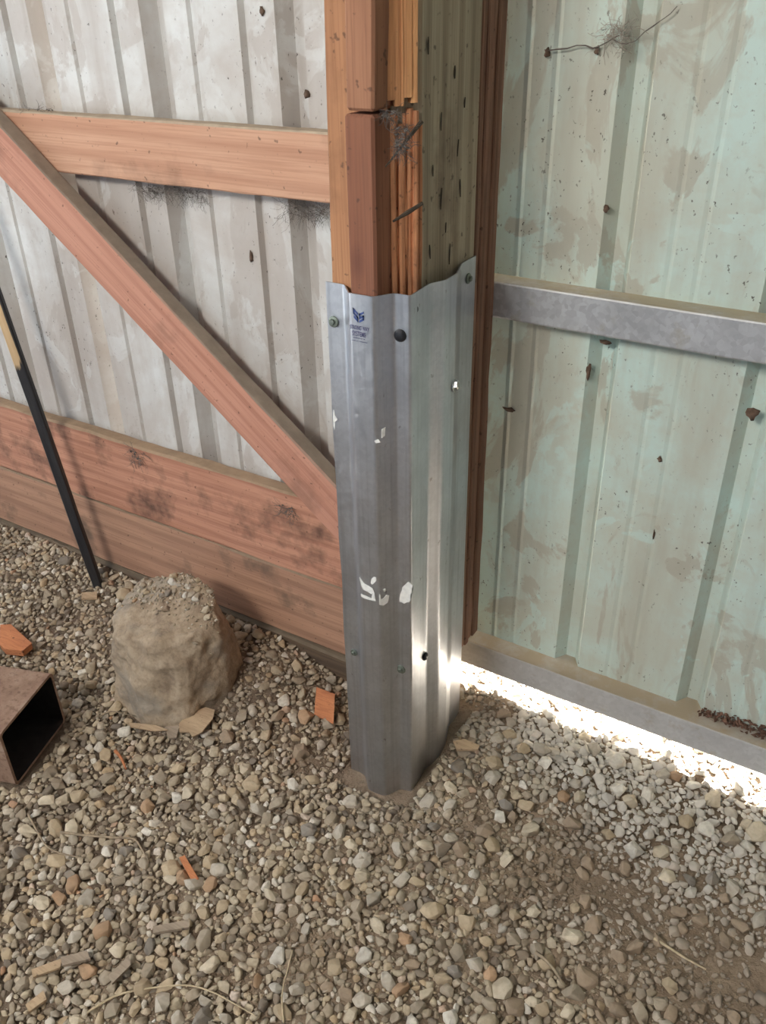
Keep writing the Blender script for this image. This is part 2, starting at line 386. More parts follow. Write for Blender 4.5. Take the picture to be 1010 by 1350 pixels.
dark_tin = plain('dim_brown_tin', (.17, .13, .10), .7, 0, .3, 3)
wr = link('wall_right', from_bm('wall_right', box_bm((3.2, -6.0, 0), (3.25, .55, 3.0))), dark_tin); tag(wr, 'dim brown side wall of the shed', 'wall', kind='structure')
wb = link('wall_rear', from_bm('wall_rear', box_bm((1.2, -6.0, 0), (3.2, -5.95, 3.0))), dark_tin); tag(wb, 'dim brown rear wall of the shed beside the open bay', 'wall', kind='structure')
# ------------------------------------------------------------------ corrugated sheets
def sheet_mesh(name, prof, y0, z0, z1, nz=14, wob=.0012, th=.0012):
    V = []; F = []; n = len(prof)
    for k in range(nz + 1):
        z = z0 + (z1 - z0) * k / nz
        for (x, d) in prof:
            w = wob * (mnoise.noise(Vector((x * 6, z * 2.5, 3.3))))
            V.append((x, y0 + d + w, z))
    for k in range(nz):
        for i in range(n - 1):
            F.append((k * n + i, k * n + i + 1, (k + 1) * n + i + 1, (k + 1) * n + i))
    off = len(V)
    V += [(v[0], v[1] + th, v[2]) for v in V]
    F += [(off + f[3], off + f[2], off + f[1], off + f[0]) for f in F]
    for i in range(n - 1):
        F.append((i, off + i, off + i + 1, i + 1)); t = nz * n + i; F.append((t, t + 1, off + t + 1, off + t))
    for k in range(nz):
        F.append((k * n, (k + 1) * n, off + (k + 1) * n, off + k * n)); t = k * n + n - 1
        F.append((t, off + t, off + t + n, t + n))
    return mesh_of(name, V, F)
def left_prof(xa, xb):
    P = []
    for k in range(-12, 4):
        o = -.723 + .322 * k
        for dx, d in ((-.082, 0), (-.076, .012), (-.070, .012), (-.062, 0), (-.0, 0), (.018, .032), (.046, .032), (.062, 0), (.120, 0), (.126, .006), (.132, 0)):
            P.append((o + dx, d))
    P = [p for p in P if xa < p[0] < xb]
    return [(xa, 0.0)] + P + [(xb, 0.0)]
WL = empty('wall_left', (-1.0, .27, 0)); tag(WL, 'dirty white ribbed metal siding behind the wooden rails', 'wall', kind='structure')
s1 = link('metal_sheet', sheet_mesh('metal_sheet', left_prof(-.990, -.10), .27, .09, 3.0), M['sheet_l'], WL)
s2 = link('metal_sheet', sheet_mesh('metal_sheet', left_prof(-4.2, -.985), .2735, .09, 3.0), M['sheet_l'], WL)

def right_prof(xa, xb):
    P = []
    for k in range(-2, 12):
        o = .177 + .279 * k
        for dx, d in ((-.114, 0), (-.107, .0012), (-.100, 0), (-.0, 0), (.018, .026), (.040, .026), (.056, 0), (.116, 0), (.123, .0012), (.130, 0)):
            P.append((o + dx, d))
    P = [p for p in P if xa < p[0] < xb]
    return [(xa, 0.0)] + P + [(xb, 0.0)]
D = empty('door_1', (1.2, .405, .08)); tag(D, 'mint green sliding metal door on a galvanized frame with daylight under it', 'door', kind='structure')
ds = link('door_sheet', sheet_mesh('door_sheet', right_prof(-.50, 2.6), .403, .085, 2.95), M['sheet_r'], D)
def channel(name, x0, x1, yf, yb, z0, z1, mat, parent):
    """C-channel girt: front web, top and bottom flange"""
    t = .0022; r = .004
    prof = [(yb, z1), (yf + r, z1), (yf + r * .3, z1 - r * .3), (yf, z1 - r), (yf, z0 + r), (yf + r * .3, z0 + r * .3), (yf + r, z0), (yf + .02, z0),
            (yf + .02, z0 + t), (yf + r + t, z0 + t), (yf + t, z0 + r + t), (yf + t, z1 - r - t), (yf + r + t, z1 - t), (yb, z1 - t)]
    n = len(prof); ns = 10; V = []; F = []
    for k in range(ns + 1):
        x = x0 + (x1 - x0) * k / ns; w = .0015 * math.sin(k * 1.7)
        V += [(x, p[0], p[1] + w) for p in prof]
    for k in range(ns):
        for i in range(n):
            j = (i + 1) % n; F.append((k * n + i, k * n + j, (k + 1) * n + j, (k + 1) * n + i))
    F.append(tuple(range(n))); F.append(tuple(range((ns + 1) * n - 1, ns * n - 1, -1)))
    bm = bmesh.new(); vv = [bm.verts.new(v) for v in V]
    for f in F: bm.faces.new([vv[i] for i in f])
    return link(name, from_bm(name, bm), mat, parent)
g1 = channel('door_rail', -.49, 2.6, .356, .403, .956, 1.026, M['girt'], D); g1['label'] = 'spangled galvanized rail across the door'
g2 = channel('bottom_rail', -.49, 2.6, .356, .432, .085, .157, M['girt_low'], D); g2['label'] = 'dusty galvanized rail along the foot of the door'

# ------------------------------------------------------------------ wooden rails of the left wall
def board(name, lo, hi, mat, label, cat, bevel=.003, warp=.002, seed=0, ry=0.0, pivot=None, group=None):
    """a sawn board; local X runs along it, slightly wavy edges"""
    L = hi[0] - lo[0]; n = max(6, int(L / .05)); bm = bmesh.new(); rows = []
    sy, sz = hi[1] - lo[1], hi[2] - lo[2]; b = bevel
    prof = [(b, 0), (sy - b, 0), (sy, b), (sy, sz - b), (sy - b, sz), (b, sz), (0, sz - b), (0, b)]
    for k in range(n + 1):
        x = L * k / n; row = []
        for i, (y, z) in enumerate(prof):
            w = warp * mnoise.noise(Vector((x * 5 + seed, i * .9, seed)))
            w2 = warp * .5 * mnoise.noise(Vector((x * 22 + seed, i * 1.9, seed + 4)))
            row.append(bm.verts.new((x, y + w2, z + w + w2)))
        rows.append(row)
    for k in range(n):
        for i in range(8):
            j = (i + 1) % 8; bm.faces.new((rows[k][i], rows[k][j], rows[k + 1][j], rows[k + 1][i]))
    bm.faces.new(rows[0]); bm.faces.new(rows[-1][::-1])
    o = link(name, from_bm(name, bm), mat); o.location = lo; o.rotation_euler = (0, ry, 0)
    tag(o, label, cat, group); return o
board('wall_rail', (-3.2, .230, 1.162), (-.131, .268, 1.281), M['rail'], 'horizontal reddish board nailed across the white siding beside the post', 'board', seed=1)
board('skirt_board', (-3.2, .230, .292), (-.131, .268, .512), M['skirt'], 'wide reddish skirt board, upper of two, with dark burn marks', 'board', .005, .004, seed=2)
board('skirt_board', (-3.2, .2325, .085), (-.131, .268, .289), M['skirt_low'], 'weathered brown skirt board, lower of two, nearest the gravel', 'board', .004, .004, seed=3)
board('sill_board', (-3.2, .222, -.02), (-.131, .262, .083), M['sill'], 'dark sill board half buried under the skirt boards', 'board', .006, .006, seed=4)
# diagonal brace: front face runs (-1.146,1.144)..(-.268,.454) along its lower edge
ang = math.atan2(.666, .838)
x1_, z1_ = -.134, .4838
dl = 2.05
lx = x1_ - dl * math.cos(ang); lz = (.589 - .6675 * 0) ; 
low0 = (-.267, .4545)
sl = .789
zz = lambda x: low0[1] - sl * (x - low0[0])
ang = math.atan(sl); xs = -1.75; xe = -.134
Lb = (xe - xs) / math.cos(ang)
board('diagonal_brace', (xs, .190, zz(xs)), (xs + Lb, .229, zz(xs) + .110), M['brace'], 'slanting reddish brace with a dusty grey-brown top edge leaning to the post', 'brace', .003, .002, seed=5, ry=ang)

# ------------------------------------------------------------------ timber post
P = empty('timber_post', (-.07, .14, -.05)); tag(P, 'old built-up timber post rising out of the steel sleeve, split at its corner', 'post')
link('core', prism('core', [(-.128, .045), (-.045, .045), (-.030, .040), (-.002, .080), (0, .262), (-.128, .262)], -.05, 2.95), M['core'], P)
def plank(name, x0, x1, y0, y1, z0, z1, mat, tilt=0.0, bevel=.004, seed=0, rough=.0015):
    bm = box_bm((x0, y0, z0), (x1, y1, z1), bevel)
    n = max(2, int((z1 - z0) / .06))
    for k in range(1, n):
        g = bm.verts[:] + bm.edges[:] + bm.faces[:]
        bmesh.ops.bisect_plane(bm, geom=g, plane_co=(0, 0, z0 + (z1 - z0) * k / n), plane_no=(0, 0, 1))
    for v in bm.verts:
        v.co.x += tilt * max(0.0, v.co.z - 1.1) + rough * mnoise.noise(v.co * 14 + Vector((seed, 0, 0)))
        v.co.y += rough * mnoise.noise(v.co * 11 + Vector((0, seed, 0)))
    return link(name, from_bm(name, bm), mat, P)
T = .024
plank('side_plank', -.134, -.077, .020, .058, -.04, 2.95, M['plank'], T, seed=1)
plank('front_block', -.0795, -.033, -.010, .044, 1.351, 2.95, M['block'], T, .004, 3)['label'] = 'scuffed brown upper block'
plank('front_block', -.0775, -.029, -.0115, .044, .02, 1.347, M['block_low'], .006, .004, 5)['label'] = 'dark reddish lower block'
def torn(name, p0, p1, z0, z1, ncol, nrow, amp, mat, seed, ragged=.02, back=.022):
    """splintered face between two plan points: strips of different depth, ragged ends"""
    p0 = Vector((*p0, 0)); p1 = Vector((*p1, 0)); d = p1 - p0; nrm = Vector((d.y, -d.x, 0)).normalized()
    r = random.Random(seed); bm = bmesh.new(); off = [r.uniform(-1, 1) for _ in range(ncol)]
    lo = [r.uniform(0, ragged) for _ in range(ncol)]; hi = [r.uniform(0, ragged) for _ in range(ncol)]
    cut = [0.0]
    for _ in range(ncol): cut.append(cut[-1] + r.uniform(.35, 1.8))
    cut = [q / cut[-1] for q in cut]
    for c in range(ncol):
        a, b = cut[c], cut[c + 1]; rows = []
        for k in range(nrow + 1):
            t = k / nrow; z = (z0 + lo[c]) * (1 - t) + (z1 - hi[c]) * t
            e = amp * (off[c] + .9 * mnoise.noise(Vector((c * 3.1, z * 16, seed))))
            mid = .35 * amp
            q = [p0 + d * a - nrm * back, p0 + d * a + nrm * (e - mid), p0 + d * (a + b) / 2 + nrm * e, p0 + d * b + nrm * (e - mid), p0 + d * b - nrm * back]
            rows.append([bm.verts.new((v.x, v.y, z)) for v in q])
        for k in range(nrow):
            for i in range(5):
                j = (i + 1) % 5; bm.faces.new((rows[k][i], rows[k][j], rows[k + 1][j], rows[k + 1][i]))
        bm.faces.new(rows[0][::-1]); bm.faces.new(rows[-1])
    return link(name, from_bm(name, bm), mat, P)
torn('torn_corner', (-.0315, .018), (.002, .062), 1.350, 2.9, 6, 60, .0016, M['torn'], 3, .014)['label'] = 'freshly split bright orange wood'
torn('torn_corner', (-.0300, .030), (.003, .076), .0, 1.352, 8, 70, .0034, M['torn_low'], 8, .025)['label'] = 'splintered orange-brown wood'
# incising slits of the treated core
sv = []; 
for k in range(7):
    t = k / 6; hw = .0019 * math.sin(math.pi * min(.97, max(.06, t))) ** .6; cz = -.013 + .026 * t
    sv += [(-.0006, -hw, cz), (-.0006, hw, cz), (.0004, hw * .8, cz), (.0004, -hw * .8, cz)]
sf = [(4 * k + i, 4 * k + (i + 1) % 4, 4 * k + 4 + (i + 1) % 4, 4 * k + 4 + i) for k in range(6) for i in range(4)] + [(3, 2, 1, 0), (24, 25, 26, 27)]
sm = mesh_of('incision', sv, sf)
sm.materials.append(M['slit'])
for (x, y) in ((571, 225), (582, 160), (604, 195), (613, 135), (582, 262), (607, 248), (567, 332), (593, 335), (588, 300), (600, 95), (565, 60)):
    p = at(x, y, 'x', .0006); o = link('incision', sm, None, P); o.location = Vector(p) - Vector(P.location) * 0
    o.scale = (1, rnd.uniform(.6, 1.2), rnd.uniform(.5, 1.4)); o.rotation_euler = (rnd.uniform(-.12, .12), 0, 0)

# rough jamb board between post and door: several ragged plies
J = empty('jamb_board', (-.02, .31, .2)); tag(J, 'rough dark brown jamb board between the steel sleeve and the door', 'board')
for k, (y0, y1, dx) in enumerate(((.2665, .284, .0), (.2845, .302, .003), (.3025, .322, -.001), (.3225, .351, .002))):
    bm = box_bm((-.035, y0, .205), (.0 + dx, y1, 2.95), .0025)
    for q in range(1, 40):
        g = bm.verts[:] + bm.edges[:] + bm.faces[:]
        bmesh.ops.bisect_plane(bm, geom=g, plane_co=(0, 0, .205 + q * .07), plane_no=(0, 0, 1))
    for v in bm.verts:
        if v.co.x > -.02: v.co.x += .0028 * mnoise.noise(Vector((k * 5.0, 1, v.co.z * 9)))
        v.co.y += .0012 * mnoise.noise(Vector((k * 3.0, 6, v.co.z * 6)))
    link('ply', from_bm('ply', bm), M['trim'], J)

# ------------------------------------------------------------------ steel sleeve
prof = [(-.142, .016), (-.106, .016), (-.0765, -.0165), (-.0325, -.0165), (-.0130, .0150), (.0150, .0165), (.0110, .085), (.0250, .113), (.0235, .155), (.0035, .210), (.0030, .2655)]
def fillet(poly, r, n=4):
    out = [Vector(poly[0])]
    for i in range(1, len(poly) - 1):
        a, b, c = Vector(poly[i - 1]), Vector(poly[i]), Vector(poly[i + 1])
        u = (a - b).normalized(); v = (c - b).normalized(); t = min(r, (a - b).length * .45, (c - b).length * .45)
        for k in range(n + 1):
            s = k / n; out.append((1 - s) ** 2 * (b + u * t) + 2 * s * (1 - s) * b + s * s * (b + v * t))
    out.append(Vector(poly[-1])); return out
S = empty('steel_sleeve', (-.06, .1, -.06)); tag(S, 'galvanized ribbed steel sleeve wrapped round the foot of the timber post', 'post sleeve')
path = fillet(prof, .0055); th = .0018; nrm = []
for i in range(len(path)):
    d = (path[min(i + 1, len(path) - 1)] - path[max(i - 1, 0)]).normalized(); nrm.append(Vector((d.y, -d.x)))
ZT = 1.095; zs = [-.06 + (ZT + .06) * k / 26 for k in range(27)]
V = []; F = []; n = len(path)
for z in zs:
    for i, p in enumerate(path):
        w = .0014 * mnoise.noise(Vector((p.x * 8, p.y * 8, z * 3.0)))
        edge = .0025 * mnoise.noise(Vector((1.0, 2.0, z * 9))) if i == 0 and .05 < z < 1.0 else 0
        V.append((p.x + nrm[i].x * w + edge, p.y + nrm[i].y * w, z))
off = len(V)
for k, z in enumerate(zs):
    for i, p in enumerate(path):
        q = V[k * n + i]; V.append((q[0] - nrm[i].x * th, q[1] - nrm[i].y * th, z))
for k in range(len(zs) - 1):
    for i in range(n - 1):
        F.append((k * n + i, k * n + i + 1, (k + 1) * n + i + 1, (k + 1) * n + i))
        F.append((off + k * n + i, off + (k + 1) * n + i, off + (k + 1) * n + i + 1, off + k * n + i + 1))
    F.append((k * n, (k + 1) * n, off + (k + 1) * n, off + k * n)); t = k * n + n - 1
    F.append((t, off + t, off + t + n, t + n))
kt = (len(zs) - 1) * n
for i in range(n - 1):
    F.append((kt + i, kt + i + 1, off + kt + i + 1, off + kt + i)); F.append((i, off + i, off + i + 1, i + 1))
sh = link('sheet', mesh_of('sleeve_sheet', V, F), M['sleeve'], S, True)
me = sh.data
# keep the cut rims sharp
me.set_sharp_from_angle(angle=.9)
bpy.context.view_layer.update()

def lathe(prof, sides):
    bm = bmesh.new(); rows = []
    for (r, h) in prof:
        rows.append([bm.verts.new((r * math.cos(2 * math.pi * k / sides), r * math.sin(2 * math.pi * k / sides), h)) for k in range(sides)])
    for a, b in zip(rows, rows[1:]):
        for k in range(sides): bm.faces.new((a[k], a[(k + 1) % sides], b[(k + 1) % sides], b[k]))
    bm.faces.new(rows[0][::-1]); bm.faces.new(rows[-1]); return bm
hex_me = from_bm('hex_head', lathe([(.0052, .0028), (.0052, .0062), (.0042, .0072)], 6)); hex_me.materials.append(M['screw'])
wash_me = from_bm('washer', lathe([(.0092, 0), (.0095, .001), (.0088, .0024), (.0060, .003)], 20)); wash_me.materials.append(M['screw'])
dome_me = from_bm('dome_head', lathe([(.0105, 0), (.0105, .002), (.0095, .0042), (.0070, .0062), (.0035, .0073), (.0012, .0076)], 24)); dome_me.materials.append(M['rubber'])
bwash_me = from_bm('bolt_washer', lathe([(.0125, 0), (.0125, .0018), (.011, .0024)], 24)); bwash_me.materials.append(M['bolt'])
bolt_me = from_bm('bolt_head', lathe([(.009, .0024), (.009, .0075), (.0078, .009)], 6)); bolt_me.materials.append(M['bolt'])
def fastener(pos, normal, head, washer=None, name='screw', scale=1.0):
    q = Vector(normal).to_track_quat('Z', 'Y')
    o = link(name, head, None, S); o.location = Vector(pos); o.rotation_euler = q.to_euler(); o.scale = (scale,) * 3
    if washer:
        w = bpy.data.objects.new('washer', washer); COL.objects.link(w); w.parent = o
    return o
def on_y(x, y, v): return Vector(at(x, y, 'y', v))
def on_x(x, y, v): return Vector(at(x, y, 'x', v))
fastener(on_y(440, 424, .0155), (0, -1, .08), hex_me, wash_me)
fastener(on_y(528, 442, .0155), (.05, -1, 0), dome_me)['label'] = 'black rubber-capped screw'
fastener(on_x(617, 367, .0035), (1, .05, 0), hex_me, wash_me)
b4 = fastener(on_x(598, 508, .0225), (1, .25, .12), bolt_me, bwash_me, 'bolt'); b4['label'] = 'shiny silver bolt with a washer'
fastener(on_y(467, 860, .0155), (0, -1, 0), hex_me, wash_me, scale=.85)
fastener(on_y(529, 882, .0150), (0, -1, 0), hex_me, wash_me, scale=1.05)
fastener(on_x(560, 865, .0125), (1, 0, 0), dome_me, scale=.85)['label'] = 'black rubber-capped screw'
hm = from_bm('screw_hole', lathe([(.0030, 0), (.0028, .0006)], 12)); hm.materials.append(M['hole'])
h = link('screw_hole', hm, None, S); h.location = on_x(550, 408, .0135); h.rotation_euler = Vector((1, -.05, 0)).to_track_quat('Z', 'Y').to_euler(); h.scale = (1.0, 1.6, 1)

# printing on the sleeve's front panel (Y = -.0165): local frame u along X, v along Z
PY = -.0172
def ink_polys(name, polys, mat, origin, scale, parent=S, th=.0003):
    bm = bmesh.new()
    for poly in polys:
        f = [bm.verts.new((origin[0] + p[0] * scale, PY, origin[1] + p[1] * scale)) for p in poly]
        bk = [bm.verts.new((v.co.x, PY + th, v.co.z)) for v in f]; m = len(f)
        bm.faces.new(f); bm.faces.new(bk[::-1])
        for i in range(m): bm.faces.new((f[i], bk[i], bk[(i + 1) % m], f[(i + 1) % m]))
    return link(name, from_bm(name, bm), mat, parent)
# emblem: two mirrored slanted S shapes forming a shield
def bar(x0, y0, x1, y1, h): return [(x0, y0), (x1, y1), (x1, y1 - h), (x0, y0 - h)]
def ess(m):
    sx = -1 if m else 1
    def t(poly): return [(sx * p[0], p[1]) for p in poly]
    if not m:
        pol = [bar(-1.0, 1.15, -.1, .35, .34), bar(-1.0, 1.15, -.72, .90, .95), bar(-1.0, .52, -.1, -.28, .34), bar(-.36, -.05, -.1, -.28, .75), bar(-.9, -.10, -.1, -.82, .36)]
    else:
        pol = [bar(-1.0, .80, -.1, .30, .32), bar(-.36, .44, -.1, .30, .75), bar(-1.0, .20, -.1, -.30, .32), bar(-1.0, .20, -.72, .04, .75), bar(-1.0, -.32, -.1, -.82, .36)]
    return [t(p) for p in pol]
lc = at(472.5, 416, 'y', PY)
ink_polys('emblem', ess(False) + ess(True), M['ink'], (lc[0], lc[2]), .0098)
def text(body, cx, cz, width, mat, name):
    cu = bpy.data.curves.new(name, 'FONT'); cu.body = body; cu.align_x = 'CENTER'; cu.size = 1.0; cu.extrude = .01; cu.offset = .012
    o = bpy.data.objects.new(name, cu); COL.objects.link(o); bpy.context.view_layer.update()
    me = bpy.data.meshes.new_from_object(o.evaluated_get(bpy.context.evaluated_depsgraph_get())); bpy.data.objects.remove(o)
    xs_ = [v.co.x for v in me.vertices]; s = width / (max(xs_) - min(xs_))
    for v in me.vertices:
        v.co = Vector((cx + v.co.x * s, PY + (.0001 if v.co.z < 0 else -.0001), cz + v.co.y * s * 1.75))
    me.materials.clear(); me.update()
    return link(name, me, mat, S)
text('STRONG WAY', lc[0] + .0012, at(473, 435, 'y', PY)[2], .0355, M['ink_dark'], 'lettering')
text('SYSTEMS', lc[0], at(473, 443.5, 'y', PY)[2], .0250, M['ink_dark'], 'lettering')
def fine_print(cx, cz, w, n, seed, hh=.0011):
    r = random.Random(seed); polys = []; x = cx - w / 2; step = w / n
    for i in range(n):
        if r.random() < .85:
            a = step * r.uniform(.55, .8); polys.append([(x, cz), (x + a, cz), (x + a, cz + hh * r.uniform(.7, 1.1)), (x, cz + hh * r.uniform(.7, 1.1))])
        x += step
    return polys
ink_polys('fine_print', fine_print(lc[0], at(473, 446.5, 'y', PY)[2], .022, 16, 3), M['ink_dark'], (0, 0), 1)
ink_polys('fine_print', fine_print(lc[0], at(473, 450.5, 'y', PY)[2], .030, 22, 4), M['ink_dark'], (0, 0), 1)

# torn-off label residue: thin ragged flakes lying on the ribs
def flake(px_poly, ax, v, nrm_, mat=M['glue'], name='label_residue', parent=S):
    bm = bmesh.new(); nv = Vector(nrm_).normalized()
    pts = [Vector(at(x, y, ax, v)) for x, y in px_poly]
    f = [bm.verts.new(p + nv * .0009) for p in pts]; b = [bm.verts.new(p - nv * .0004) for p in pts]; m = len(pts)
    bm.faces.new(f); bm.faces.new(b[::-1])
    for i in range(m): bm.faces.new((f[i], b[i], b[(i + 1) % m], f[(i + 1) % m]))
    bmesh.ops.triangulate(bm, faces=bm.faces[:])
    return link(name, from_bm(name, bm), mat, parent)
flake([(474, 761), (478, 766), (481, 769.5), (486, 772), (491, 775), (494, 781), (490, 783), (485, 780), (479, 777), (476.5, 771)], 'y', -.0165, (0, -1, 0))
flake([(491, 783), (494, 781.2), (494.5, 787), (496, 792.5), (490, 788.5)], 'y', -.0165, (0, -1, 0))
flake([(476, 783), (483, 785.5), (490, 788.7), (495, 792.3), (487, 790.5), (480, 788.5), (476.5, 786)], 'y', -.0165, (0, -1, 0))
flake([(489, 768), (490, 763), (493, 760.5), (496, 761), (496.5, 765), (493.5, 768.5), (491, 770.5)], 'y', -.0165, (0, -1, 0))
flake([(528, 783), (530, 778), (530.5, 774), (534, 771), (538, 767), (541, 769), (545, 771.5), (543, 777), (544, 781), (541, 784), (542, 790), (540, 793.5), (536, 794), (533, 796), (530, 793.5), (527, 793), (527, 788)], 'y', .0155, (0, -1, 0))
def ramp_pt(x, y):      # on the slanted recess facet between panel and narrow face
    a, b = Vector((-.0325, -.0165, 0)), Vector((-.0130, .0150, 0)); d = b - a; nn = Vector((d.y, -d.x, 0)).normalized()
    r = Vector(RW @ _n([x - 505, y - 675, FPX])); t = (a - Vector((CAM[0], CAM[1], 0))).dot(nn) / r.dot(nn); return Vector(CAM) + r * t, nn
def flake_ramp(px_poly):
    bm = bmesh.new(); pp = [ramp_pt(x, y) for x, y in px_poly]; nn = pp[0][1]
    f = [bm.verts.new(p + nn * .0012) for p, _ in pp]; b = [bm.verts.new(p - nn * .0004) for p, _ in pp]; m = len(pp)
    bm.faces.new(f); bm.faces.new(b[::-1])
    for i in range(m): bm.faces.new((f[i], b[i], b[(i + 1) % m], f[(i + 1) % m]))
    bmesh.ops.triangulate(bm, faces=bm.faces[:])
    return link('label_residue', from_bm('label_residue', bm), M['glue'], S)
flake_ramp([(500, 783), (503, 790), (506, 788), (509, 784), (513, 785), (511, 794), (505, 798), (500, 797)])
flake_ramp([(505, 777), (508, 776), (508, 779), (506, 780)])
flake_ramp([(503, 566), (508, 563), (507, 574), (503, 577)])
flake([(494, 581), (499, 579), (502, 583), (496, 584)], 'y', -.0165, (0, -1, 0))
flake([(440, 540), (442, 548), (445, 553), (442, 556), (442, 566), (440, 562), (439.5, 550)], 'y', .0155, (0, -1, 0))

# ------------------------------------------------------------------ stones
def ico(level):
    bm = bmesh.new(); bmesh.ops.create_icosphere(bm, subdivisions=level, radius=1.0); bm.verts.ensure_lookup_table()
    V = np.array([v.co[:] for v in bm.verts]); F = np.array([[v.index for v in f.verts] for f in bm.faces]); bm.free(); return V, F
V1, F1 = ico(1); V2, F2 = ico(2)
def hull_stone(seed, npts, bev=0.0, seg=1):
    """crushed, slightly rounded stone: hull of random points, edges worn by a bevel; unit half-length"""
    r = np.random.default_rng(seed); ax = np.array([1.0, r.uniform(.62, .95), r.uniform(.42, .8)])
    P_ = r.normal(size=(npts, 3)); P_ /= np.linalg.norm(P_, axis=1)[:, None]; P_ *= r.uniform(.86, 1.05, (npts, 1)) * ax
    bm = bmesh.new(); vv = [bm.verts.new(p) for p in P_]; bmesh.ops.convex_hull(bm, input=vv)
    bmesh.ops.delete(bm, geom=[v for v in bm.verts if not v.link_faces], context='VERTS')
    bmesh.ops.dissolve_limit(bm, angle_limit=.22, verts=bm.verts[:], edges=bm.edges[:])
    if bev: bmesh.ops.bevel(bm, geom=bm.edges[:], offset=bev, segments=seg, affect='EDGES', profile=.55, clamp_overlap=True)
    bmesh.ops.triangulate(bm, faces=bm.faces[:]); bmesh.ops.recalc_face_normals(bm, faces=bm.faces[:]); bm.verts.index_update()
    V = np.array([v.co[:] for v in bm.verts]); F = np.array([[v.index for v in f.verts] for f in bm.faces]); bm.free()
    V -= (V.max(0) + V.min(0)) / 2; V /= np.abs(V[:, 0]).max(); return V, F
proto3 = [hull_stone(500 + k, 15 + k % 9, .13, 3) for k in range(24)]
proto2 = [hull_stone(100 + k, 14 + k % 8, .10, 1) for k in range(24)]
proto1 = [hull_stone(200 + k, 13 + k % 5) for k in range(20)]
# low-poly grit: an octahedron-like crystal of 8 triangles
VO = np.array([[1, 0, 0], [-1, 0, 0], [0, 1, 0], [0, -1, 0], [0, 0, 1], [0, 0, -1]], float)
FO = np.array([[0, 2, 4], [2, 1, 4], [1, 3, 4], [3, 0, 4], [2, 0, 5], [1, 2, 5], [3, 1, 5], [0, 3, 5]])
def visible(x, y, m=60):
    u, v, d = proj(np.stack([x, y, gz(x, y)], -1)); return (u > -m) & (u < 1010 + m) & (v > 500) & (v < 1350 + m)
PATCH = [(.46, -.02, .17, .09, .95), (.68, -.06, .26, .15, .93), (.54, -.16, .12, .09, .7), (.18, .0, .07, .06, .75), (-.22, -.03, .06, .06, .7), (.03, -.40, .10, .06, .55),
         (.42, -.20, .10, .08, .3), (-.80, .20, .10, .05, .6), (.07, .31, .06, .05, .9), (-.47, .03, .12, .10, .3), (-1.0, .05, .12, .06, .3)]
def bare(x, y):
    b = 0
    for cx, cy, rx, ry, s in PATCH: b = max(b, s * math.exp(-(((x - cx) / rx) ** 2 + ((y - cy) / ry) ** 2)))
    return b
def bare_np(x, y):
    b = np.zeros(len(x))
    for cx, cy, rx, ry, s_ in PATCH: b = np.maximum(b, s_ * np.exp(-(((x - cx) / (rx * 1.25)) ** 2 + ((y - cy) / (ry * 1.25)) ** 2)))
    return b
BLOCK = []     # footprints kept free: (x0,x1,y0,y1)
def blocked(x, y, r):
    if y > .222 - r * .6 and x < -.10: return True                         # wall
    if -.155 - r < x < .035 + r and -.03 - r < y < .40: return (x < .03 + r and y < .30 + r)  # post and sleeve
    if y > .60: return True
    # rusty tube
    dx, dy = x + .774, y + .322; u = dx * .31 - dy * .951; v = -dx * .951 - dy * .31
    if abs(u) < .105 + r * .3 and v > -.01 - r: return True
    # boulder footprint
    if ((x + .635) / (.135 + r)) ** 2 + ((y - .01) / (.145 + r)) ** 2 < 1: return True
    return False
CELL = .03; grid = {}
def clear(x, y, r, k):
    ci, cj = int(math.floor(x / CELL)), int(math.floor(y / CELL))
    for i in range(ci - 2, ci + 3):
        for j in range(cj - 2, cj + 3):
            for (a, b, c) in grid.get((i, j), ()):
                if (a - x) ** 2 + (b - y) ** 2 < (k * (c + r)) ** 2: return False
    return True
stones = []
radii = np.concatenate([np.sort(np.clip(rng.lognormal(math.log(.0118), .28, 3300), .0095, .021))[::-1], np.sort(rng.uniform(.0062, .0095, 8000))[::-1], np.sort(rng.uniform(.0042, .0062, 9000))[::-1]])
big_fixed = [(835, 1120, .024), (826, 1142, .019), (757, 1082, .02), (650, 1025, .018), (406, 1095, .0185), (815, 968, .021), (925, 1018, .022), (1000, 1098, .024), (570, 1200, .021), (605, 1258, .018),
             (700, 915, .017), (440, 1275, .017), (300, 955, .016), (212, 1026, .017), (230, 1030, .016), (700, 985, .018), (755, 1232, .022), (895, 1200, .018), (660, 1075, .017), (905, 1085, .02),
             (720, 1268, .017), (755, 1310, .02), (845, 1335, .019), (815, 1330, .017), (105, 1075, .014), (25, 1125, .016), (90, 1125, .015), (345, 985, .015), (530, 1160, .018), (870, 1240, .016)]
for (u, v, r) in big_fixed:
    p = at(u, v, 'z', .01); p = at(u, v, 'z', float(gz(p[0], p[1])) + r * .4)
    if blocked(p[0], p[1], r): continue
    stones.append((p[0], p[1], r)); grid.setdefault((int(math.floor(p[0] / CELL)), int(math.floor(p[1] / CELL))), []).append((p[0], p[1], r))
for r in radii:
    for _ in range(10):
        x = rnd.uniform(-1.75, 1.15); y = rnd.uniform(-1.0, .58)
        if rnd.random() < bare(x, y) or blocked(x, y, r): continue
        if r > .0125 and x < -.75 and y > -.05 and rnd.random() < .7: continue
        if not clear(x, y, r, .68): continue
        if not visible(np.array([x]), np.array([y]), 160)[0] and rnd.random() < .6: continue
        stones.append((x, y, r)); grid.setdefault((int(math.floor(x / CELL)), int(math.floor(y / CELL))), []).append((x, y, r)); break
ST = np.array(stones); ns = len(ST)
zg = gz(ST[:, 0], ST[:, 1]); up, vp, dp = proj(np.stack([ST[:, 0], ST[:, 1], zg + .005], -1))
